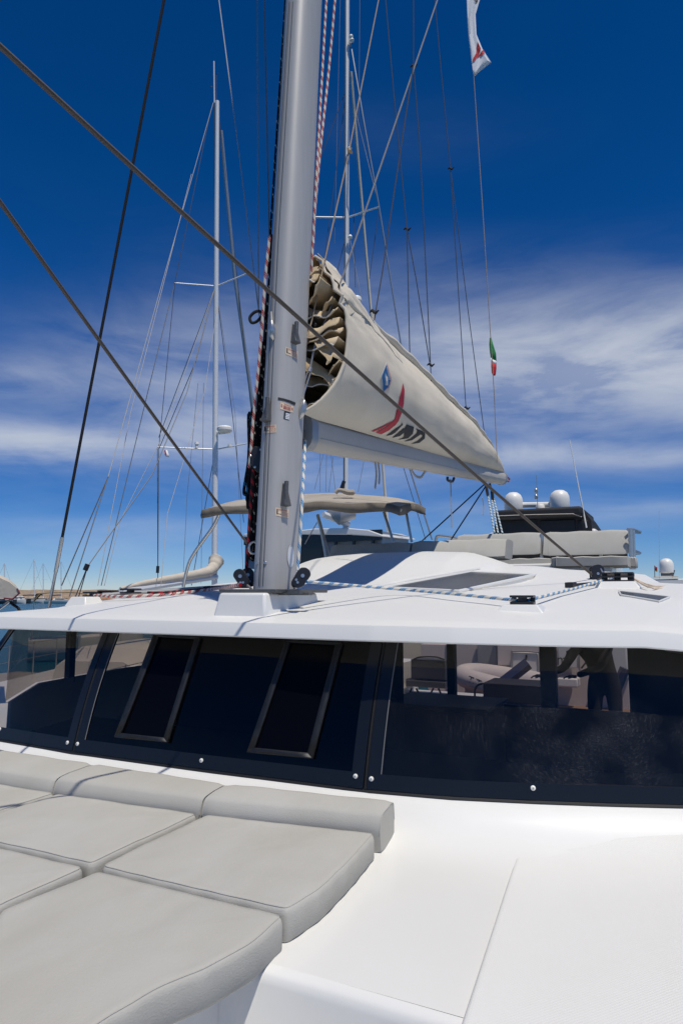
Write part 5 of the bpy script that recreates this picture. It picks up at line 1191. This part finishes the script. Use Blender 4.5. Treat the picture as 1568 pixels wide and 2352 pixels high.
for P in ([(202, 1296, 11), (196, 1310, 11)], [(363, 1300, dm - .3), (362, 1316, dm - .3)]): MB().tube([PD(x, y, d) for x, y, d in P], .04, 8).build('tackle_block', 'black_plastic', ly)
fl_ = flag('courtesy_flag', [((377, 1035), (384, 1033)), ((378, 1042), (389, 1046)), ((380, 1048), (388, 1050))], 'flag_white', 'tiny red and white flag below the left yacht spreader', dm - .4, [('red_patch', [[(377, 1035), (381, 1034), (383, 1046), (379, 1044)]], 'flag_red')])
# ---- small motorboat with brown bimini, behind the left roof corner
mbt = thing('motorboat', 'small boat with brown canvas bimini showing above the left roof corner', 'boat', Vector((*PD(130, 1400, 30).xy, 0)))
mb = MB(); rr = []
for k in range(9):
    t = k/8; rr.append([PD(lerp(78, 200, t), lerp(1362, 1360, t) + 6*(1 - math.sin(t*math.pi))**2 + (14 if k == 0 else 0), 30), PD(lerp(84, 200, t), 1369 - 3*math.sin(t*math.pi), 31.8) + Vector((0, 0, .1))])
mb.sheet(rr); bmt = mb.build('bimini', 'canvas_brown', mbt, solid=.03)
for px in (79, 180): MB().tube([PD(px, 1372, 30.2), Vector((*PD(px, 1372, 30.2).xy, 1.0))], .025, 6).build('bimini_leg', 'steel', mbt)
R2, D2, _, _ = hull_loft((*PD(70, 1400, 31).xy, 0), (*PD(330, 1400, 33).xy, 0), 2.2, .95, 1.2); MB().loft(R2).build('hull', 'hull_white', mbt, sharp=50)
# ---- boats moored under the breakwater
def far_boat(px, d, L, top, label, mast=True, cabin=True, dark=False, pxm=None, name='moored_sailboat', cat_='sailboat'):
    c = PD(px, 1385, d); c.z = 0; ax_ = Vector((cs, sn, 0)); t = thing(name, label, cat_, c, 'boats moored under the breakwater')
    Rr, Dd, _, s_ = hull_loft(c - ax_*L/2, c + ax_*L/2, L*.32, .9, 1.25); MB().loft(Rr).build('hull', 'hull_dark' if dark else 'hull_white', t, sharp=50)
    if cabin:
        mb = MB(); mb.hexa([c + ax_*x*L + s_*y*L*.12 + Vector((0, 0, .9)) for x, y in ((-.25, -1), (.2, -1), (.2, 1), (-.25, 1))], [c + ax_*x*L + s_*y*L*.1 + Vector((0, 0, 2.1 if not mast else 1.5)) for x, y in ((-.2, -1), (.1, -1), (.1, 1), (-.2, 1))]); cb = mb.build('cabin', 'hull_white', t, bevel=.05)
        mb = MB(); mb.box(c - s_*0 + Vector((0, 0, 1.65 if not mast else 1.3)), (L*.3, L*.24, .25), Matrix.Rotation(YAW, 3, 'Z')); mb.build('cabin_window', 'window_dark', cb)
    if mast:
        m0 = PD(pxm or px, 1380, d); m0.z = 1.2; m1 = PD(pxm or px, top, d); MB().tube([m0, m1], .13, 8).build('mast', 'white_alu', t)
        MB().tube([m1, c + ax_*L*.48 + Vector((0, 0, 1.2))], .03, 4).build('forestay', 'wire', t); MB().tube([m1, c - ax_*L*.48 + Vector((0, 0, 1.0))], .03, 4).build('backstay', 'wire', t)
        zz = lerp(m0.z, m1.z, .55); MB().tube([Vector((m0.x, m0.y, zz)) - ax_*.9, Vector((m0.x, m0.y, zz)) + ax_*.9], .05, 5).build('spreader', 'white_alu', t)
        MB().tube([Vector((m0.x, m0.y, 2.4)), Vector((m0.x, m0.y, 2.3)) - ax_*L*.38], .16, 8).build('furled_sail', 'davit_blue', t)
    return t
far_boat(6, 190, 8, 1294, 'far sailboat with a dark hull at the very left under the breakwater', dark=True, pxm=11)
far_boat(36, 195, 6, 0, 'small far motorboat with a white cabin between the two left masts', mast=False, name='moored_motorboat', cat_='motorboat')
far_boat(46, 200, 6.5, 0, 'small far motorboat with a dark hull left of the tall far mast', mast=False, dark=True, name='moored_motorboat', cat_='motorboat')
far_boat(70, 205, 9, 1285, 'far white sailboat with the leftmost tall mast of a close pair', pxm=79)
far_boat(100, 210, 10, 1294, 'far sailboat with the right mast of the close pair', dark=True)
far_boat(141, 200, 9, 1289, 'far sailboat whose mast stands right of the thick black shroud')
# ---- catamaran moored beyond, with hardtop and mast behind the sail bag
nc = thing('moored_catamaran', 'catamaran moored beyond with white hardtop under the bimini and a mast behind the sail bag', 'catamaran', (-10.8, 24, 0))
for s in (-1, 1):
    Rr, _, _, _ = hull_loft((-10.8 + s*2.3, 19.8, 0), (-10.8 + s*2.3, 31, 0), 1.6, 1.5, 2.1); MB().loft(Rr).build('hull', 'hull_white', nc, sharp=50)
MB().hexa([Vector((-10.8 + x, y, 1.3)) for x, y in ((-2.3, 20.4), (2.3, 20.4), (2.3, 28), (-2.3, 28))], [Vector((-10.8 + x, y, 3.3)) for x, y in ((-2.2, 20.6), (2.2, 20.6), (1.9, 26.5), (-1.9, 26.5))]).build('cabin', 'hull_white', nc, bevel=.1)
hx = [PY(560, 1226, 21.6), PY(690, 1218, 21.6), PY(720, 1214, 21.6), PY(800, 1213, 21.6), PY(845, 1217, 21.6), PY(878, 1229, 21.6), PY(879, 1233, 21.6), PY(800, 1228, 21.6), PY(690, 1228, 21.6), PY(560, 1234, 21.6)]
MB().prism(hx, (0, 3.2, .1)).build('hardtop', 'gelcoat', nc, bevel=.04)
a_, b_ = PY(560, 1233, 21.8), PY(874, 1300, 21.8)
mb = MB(); mb.box(((a_.x + b_.x)/2, 23.2, (a_.z + b_.z)/2), (b_.x - a_.x, 2.6, a_.z - b_.z)); mb.build('flybridge_screen', 'clear_vinyl', nc)
for px in (690, 770, 812, 856): ybox('screen_post', px - 3, 1230, px + 2, 1300, 21.7, .1, 'window_dark', nc, .005)
ybox('screen_header', 560, 1230, 876, 1240, 21.68, .1, 'window_dark', nc, .005)
ybox('screen_opening', 690, 1240, 740, 1300, 21.70, .05, 'window_dark', nc, .005)
dn = 24.5
MB().tube([PD(793, 1220, dn), PD(796, 500, dn), PD(797, -60, dn)], .105, 14, sx=.85).build('mast', 'white_alu', nc)
MB().tube([PD(790, 1180, dn - .15), PD(792, 500, dn - .15), PD(793, -60, dn - .15)], .02, 6).build('mast_track', 'wire_dark', nc)
for a, b in (((722, 499), (793, 500)), ((870, 475), (800, 499))): MB().tube([PD(*b, dn), PD(*a, dn - .3)], .035, 6).build('spreader', 'white_alu', nc)
MB().lathe(PD(818, 693, dn - .5), [(.15, 0), (.19, .03), (.19, .13), (.16, .18), (.03, .2)], 18).build('radar_dome', 'dome_white', nc)
MB().tube([PD(800, 697, dn), PD(818, 694, dn - .5)], .03, 6).build('radar_bracket', 'white_alu', nc)
for px, py in ((806, 88), (808, 96), (803, 345), (804, 548)): MB().lathe(PD(px, py, dn - .2), [(.05, 0), (.09, .06), (.05, .14)], 10).build('mast_fitting', 'dome_white', nc)
MB().tube([PD(790, 1105, dn - .4), PD(782, 1128, dn - .4)], .07, 8).build('mast_winch', 'black_plastic', nc)
MB().tube([PY(742, 1181, 21), PY(800, 1205, 22)], .11, 10).build('boom', 'white_alu', nc)
MB().tube([PY(752, 1175, 21.3), PY(780, 1185, 21.4), PY(812, 1180, 21.8)], [.1, .34, .2], 10).build('sail_cover', 'grey_alu', nc)
lines(nc, 'grey_alu', .03, [[(803, 90, dn), (835, 280, 23.5), (870, 475, dn - .3), (925, 820, dn)], [(940, 1075, dn), (992, 1240, dn)]], 'cap_shroud')
lines(nc, 'canvas_cream' if False else 'canvas_trim', .055, [[(806, 165, dn), (816, 290, 25), (828, 430, 25.5), (842, 600, 26), (853, 730, 26)], [(878, 1060, 26), (893, 1246, 26)]], 'furled_genoa')
lines(nc, 'wire_bright', .012, [[(807, 165, dn), (816, 255, dn), (870, 475, dn)], [(804, 552, dn), (830, 690, dn)]])
lines(nc, 'wire_dark', .013, [[(812, 480, dn), (816, 660, dn)], [(870, 480, dn), (848, 640, dn)], [(797, 200, dn), (722, 400, dn), (722, 500, dn)], [(720, 505, dn), (700, 900, dn)], [(925, 1070, dn), (977, 1240, dn)], [(800, 170, dn), (742, 620, dn), (715, 830, dn)], [(790, 560, dn), (755, 700, dn)]])
lines(nc, 'wire', .008, [[(781, 0, dn), (768, 560, dn)], [(826, 0, dn), (824, 240, dn), (822, 280, dn)], [(735, 1040, dn), (735, 1130, dn)], [(750, 1040, dn), (748, 1130, dn)], [(742, 1045, dn), (722, 1125, dn)], [(765, 1050, dn), (755, 1130, dn)], [(835, 1060, dn), (822, 1130, dn)], [(760, 1042, dn), (770, 1125, dn)]], 'halyard')
# ---- motor yacht astern: swim platform, transom, black flybridge canopy and satellite domes
my = thing('motor_yacht', 'motor yacht astern with black flybridge canopy and two white satellite domes', 'yacht', (-3.4, 22, 0))
Rr, _, _, _ = hull_loft((-3.4, 16.3, 0), (-4.6, 31, 0), 4.9, 1.75, 2.4, wide=1.0); MB().loft(Rr).build('hull', 'hull_pink', my, sharp=50)
MB().box((-3.4, 15.4, .45), (4.9, 2.4, .2)).build('swim_platform', 'teak', my, bevel=.03)
ybox('transom_wall', 1040, 1420, 1440, 1640, 16.0, .3, 'hull_pink', my)
ybox('transom_panel', 1140, 1430, 1240, 1533, 15.5, .5, 'hull_pink', my, .03)
dr = ybox('transom_door', 1176, 1497, 1236, 1604, 15.42, .06, 'hull_white', my, .03)
MB().tube([PY(1208, 1504, 15.4), PY(1207, 1516, 15.4)], .02, 6).build('door_handle', 'black_plastic', dr)
MB().tube(smooth_path([PY(1224, 1545, 15.38), PY(1211, 1546, 15.38), PY(1211, 1552, 15.38), PY(1222, 1554, 15.38)], 3), .013, 6).build('door_latch', 'black_plastic', dr)
MB().tube(smooth_path([PY(1174, 1600, 15.4), PY(1174, 1505, 15.4), PY(1182, 1496, 15.4), PY(1230, 1498, 15.4), PY(1238, 1508, 15.4), PY(1238, 1604, 15.4)], 4), .02, 6).build('door_frame', 'grey_alu', dr)
ybox('recess', 1096, 1470, 1140, 1538, 15.9, .06, 'grey_alu', my); ybox('name_panel', 1279, 1440, 1324, 1536, 15.5, .4, 'hull_white', my, .03); ybox('lower_panel', 1279, 1557, 1326, 1580, 15.45, .4, 'hull_white', my, .03)
def yq(x0, y0, x1, y1, Y): return [PY(x0, y0, Y), PY(x1, y0, Y), PY(x1, y1, Y), PY(x0, y1, Y)]
text_flat('yacht_name', 'my', yq(1279, 1510, 1316, 1536, 15.47), 'ink', my)
MB().tube(smooth_path([PY(1329, 1500, 15.5), PY(1329, 1535, 15.5), PY(1336, 1544, 15.5), PY(1360, 1545, 15.5)], 4), .02, 6).build('ladder_frame', 'steel', my)
for (a, b) in (((1334, 1505), (1362, 1535)), ((1334, 1535), (1362, 1500))): MB().tube([PY(*a, 15.45), PY(*b, 15.45)], .02, 6).build('ladder_brace', 'black_plastic', my)
ybox('side_wing', 1400, 1440, 1440, 1560, 15.6, .6, 'hull_white', my, .05)
MB().tube([PY(1434, 1535, 15.2), PY(1408, 1600, 15.2)], .1, 6).build('stern_strut', 'davit_blue', my)
MB().box((-3.9, 21.3, 2.6), (4.2, 5.4, 1.6)).build('saloon', 'hull_white', my, bevel=.15)
MB().box((-3.9, 21.3, 2.7), (4.26, 4.6, .7)).build('saloon_window', 'window_dark', my)
MB().box((-3.9, 21.0, 3.55), (4.4, 5.6, .3)).build('flybridge_deck', 'hull_white', my, bevel=.1)
YF = 21.0
cv = [(1132, 1225), (1136, 1204), (1143, 1185), (1148, 1180), (1330, 1175), (1345, 1180), (1357, 1195), (1359, 1225)]
front = [PY(x, y, YF) for x, y in cv]; mb = MB(); mb.loft([front, [p + Vector((0, 1.2, .04)) for p in front], [p + Vector((0, 2.6, -.08)) for p in front]]); cn = mb.build('flybridge_canopy', 'canvas_black', my, sharp=30)
ybox('canopy_roof', 1136, 1172, 1335, 1183, YF - .5, 3.0, 'canvas_black', cn, .08)
MB().tube([PY(1140, 1185, YF - .5), PY(1220, 1182, YF - .5), PY(1315, 1180, YF - .5), PY(1335, 1187, YF - .4)], .012, 6).build('canopy_piping', 'canvas_trim', cn)
for x0, x1 in ((1142, 1232), (1240, 1320), (1326, 1350)): ybox('canopy_window', x0, 1196, x1, 1226, YF - .03, .05, 'clear_vinyl' if False else 'hatch_trim', cn, .02)
ybox('flybridge_coaming', 1120, 1223, 1372, 1310, YF + .05, 3.2, 'hull_white', my, .1)
DPROF = lambda r, h: [(r*.75, 0), (r*.95, h*.05), (r*1.0, h*.12), (r*1.0, h*.5), (r*.95, h*.68), (r*.78, h*.85), (r*.45, h*.965), (r*.02, h)]
for px, r in ((1179, .29), (1285, .30)):
    MB().lathe(PY(px, 1175 if px < 1200 else 1171, YF + .6), DPROF(r, .62), 24).build('satellite_dome', 'dome_white', my)
MB().tube([PY(1195, 1160, YF + .7), PY(1268, 1159, YF + .7)], .085, 10).build('radar_bar', 'dome_white', my)
MB().lathe(PY(1240, 1176, YF + .6), [(.14, 0), (.14, .06), (.12, .08), (.14, .1), (.14, .17), (.1, .24)], 16).build('radar_pedestal', 'dome_white', my)
MB().tube([PY(1234, 1172, YF), PY(1231, 1092, YF)], .012, 6).build('antenna', 'steel', my)
for y in (1127, 1141): MB().lathe(PY(1230.5, y + 5, YF), [(.04, 0), (.06, .04), (.06, .1), (.03, .14)], 10).build('nav_light', 'steel', my)
MB().tube([PY(1346, 1212, YF - .1), PY(1307, 1010, YF - .1)], [.022, .012], 6).build('whip_antenna', 'dome_white', my)
# tender on the platform
td = thing('tender', 'grey inflatable tender with T/T lettering seen through the right windscreen pane', 'dinghy', PY(1170, 1610, 15.0))
tp = [PY(1250, 1606, 14.6), PY(1210, 1597, 14.6), PY(1150, 1580, 14.65), PY(1095, 1565, 14.8), PY(1066, 1556, 15.0), PY(1066, 1547, 15.25), PY(1100, 1545, 15.4), PY(1180, 1556, 15.42), PY(1250, 1568, 15.42)]
mb = MB(); mb.tube(smooth_path(tp, 6), .21, 16); TND = bvh_of(mb); mb.build('inflatable_tube', 'tender_grey', td, sharp=60)
mb = MB(); mb.tube([p + Vector((0, -.18, -.1)) for p in smooth_path(tp[:5], 6)], .03, 6); mb.build('rubbing_strake', 'grey_alu', td)
mb = MB(); mb.loft([[p + Vector((0, 0, -.05)), p.lerp(q, .5) + Vector((0, 0, -.4)), q + Vector((0, 0, -.05)), p.lerp(q, .5) + Vector((0, 0, .0))] for p, q in ((tp[4], tp[5]), (tp[3], tp[6]), (tp[2], tp[7]), (tp[0], tp[8]))]); mb.build('hull', 'hull_pink', td)
mb = MB(); bm = text_bm('T/T S', [(1077, 1552), (1120, 1569), (1118, 1583), (1074, 1566)], .15); proj_bm(mb, bm, TND, .006); bm.free(); mb.build('tender_lettering', 'ink', td, sharp=0)
MB().tube([PY(1148, 1574, 13.9), PY(1212, 1524, 14.1)], .12, 4).build('davit_arm', 'davit_blue', my)
# ---- cruiser far right with a dome
fr2 = thing('far_cruiser', 'cruiser at the right edge with one white dome, an antenna and a small flag', 'boat', Vector((*PD(1545, 1360, 30).xy, 0)))
MB().lathe(PD(1530, 1317, 30), DPROF(.30, .66), 20).build('satellite_dome', 'dome_white', fr2)
MB().box(PD(1531, 1320, 30), (.5, .4, .1)).build('dome_mount', 'cast_alu', fr2); MB().tube([PD(1543, 1325, 30), PD(1547, 1310, 29.8)], .04, 6).build('searchlight', 'black_plastic', fr2)
MB().tube([PD(1513, 1335, 29), PD(1513, 1172, 29)], .012, 6).build('antenna', 'white_alu', fr2)
for y in (1324, 1329): MB().tube([PD(1500, y + 1, 29), PD(1556, y, 29)], .02, 6).build('roof_rail', 'rope_cream', fr2)
MB().prism([PD(1496, 1332, 29), PD(1640, 1326, 29), PD(1640, 1400, 29), PD(1490, 1400, 29)], (0, 3, 0)).build('superstructure', 'hull_white', fr2, bevel=.05)
Rr, _, _, _ = hull_loft((*PD(1500, 1380, 28.6).xy, 0), (*PD(1900, 1380, 34).xy, 0), 3.6, 1.6, 2.2); MB().loft(Rr).build('hull', 'hull_white', fr2, sharp=50)
ff = flag('stern_flag', [((1503, 1300), (1508, 1303)), ((1503, 1306), (1508, 1308)), ((1504, 1312), (1508, 1313))], 'flag_red', 'tiny black red and gold flag at the far right', 28.5, [('black_band', [[(1503, 1300), (1508, 1303), (1508, 1305.5), (1503, 1304)]], 'ink'), ('gold_band', [[(1504, 1309), (1508, 1310), (1508, 1313), (1504, 1312)]], 'flag_gold')])
MB().tube([PD(1502, 1299, 28.5), PD(1502.5, 1326, 28.5)], .015, 5).build('flag_staff', 'wire_dark', ff)
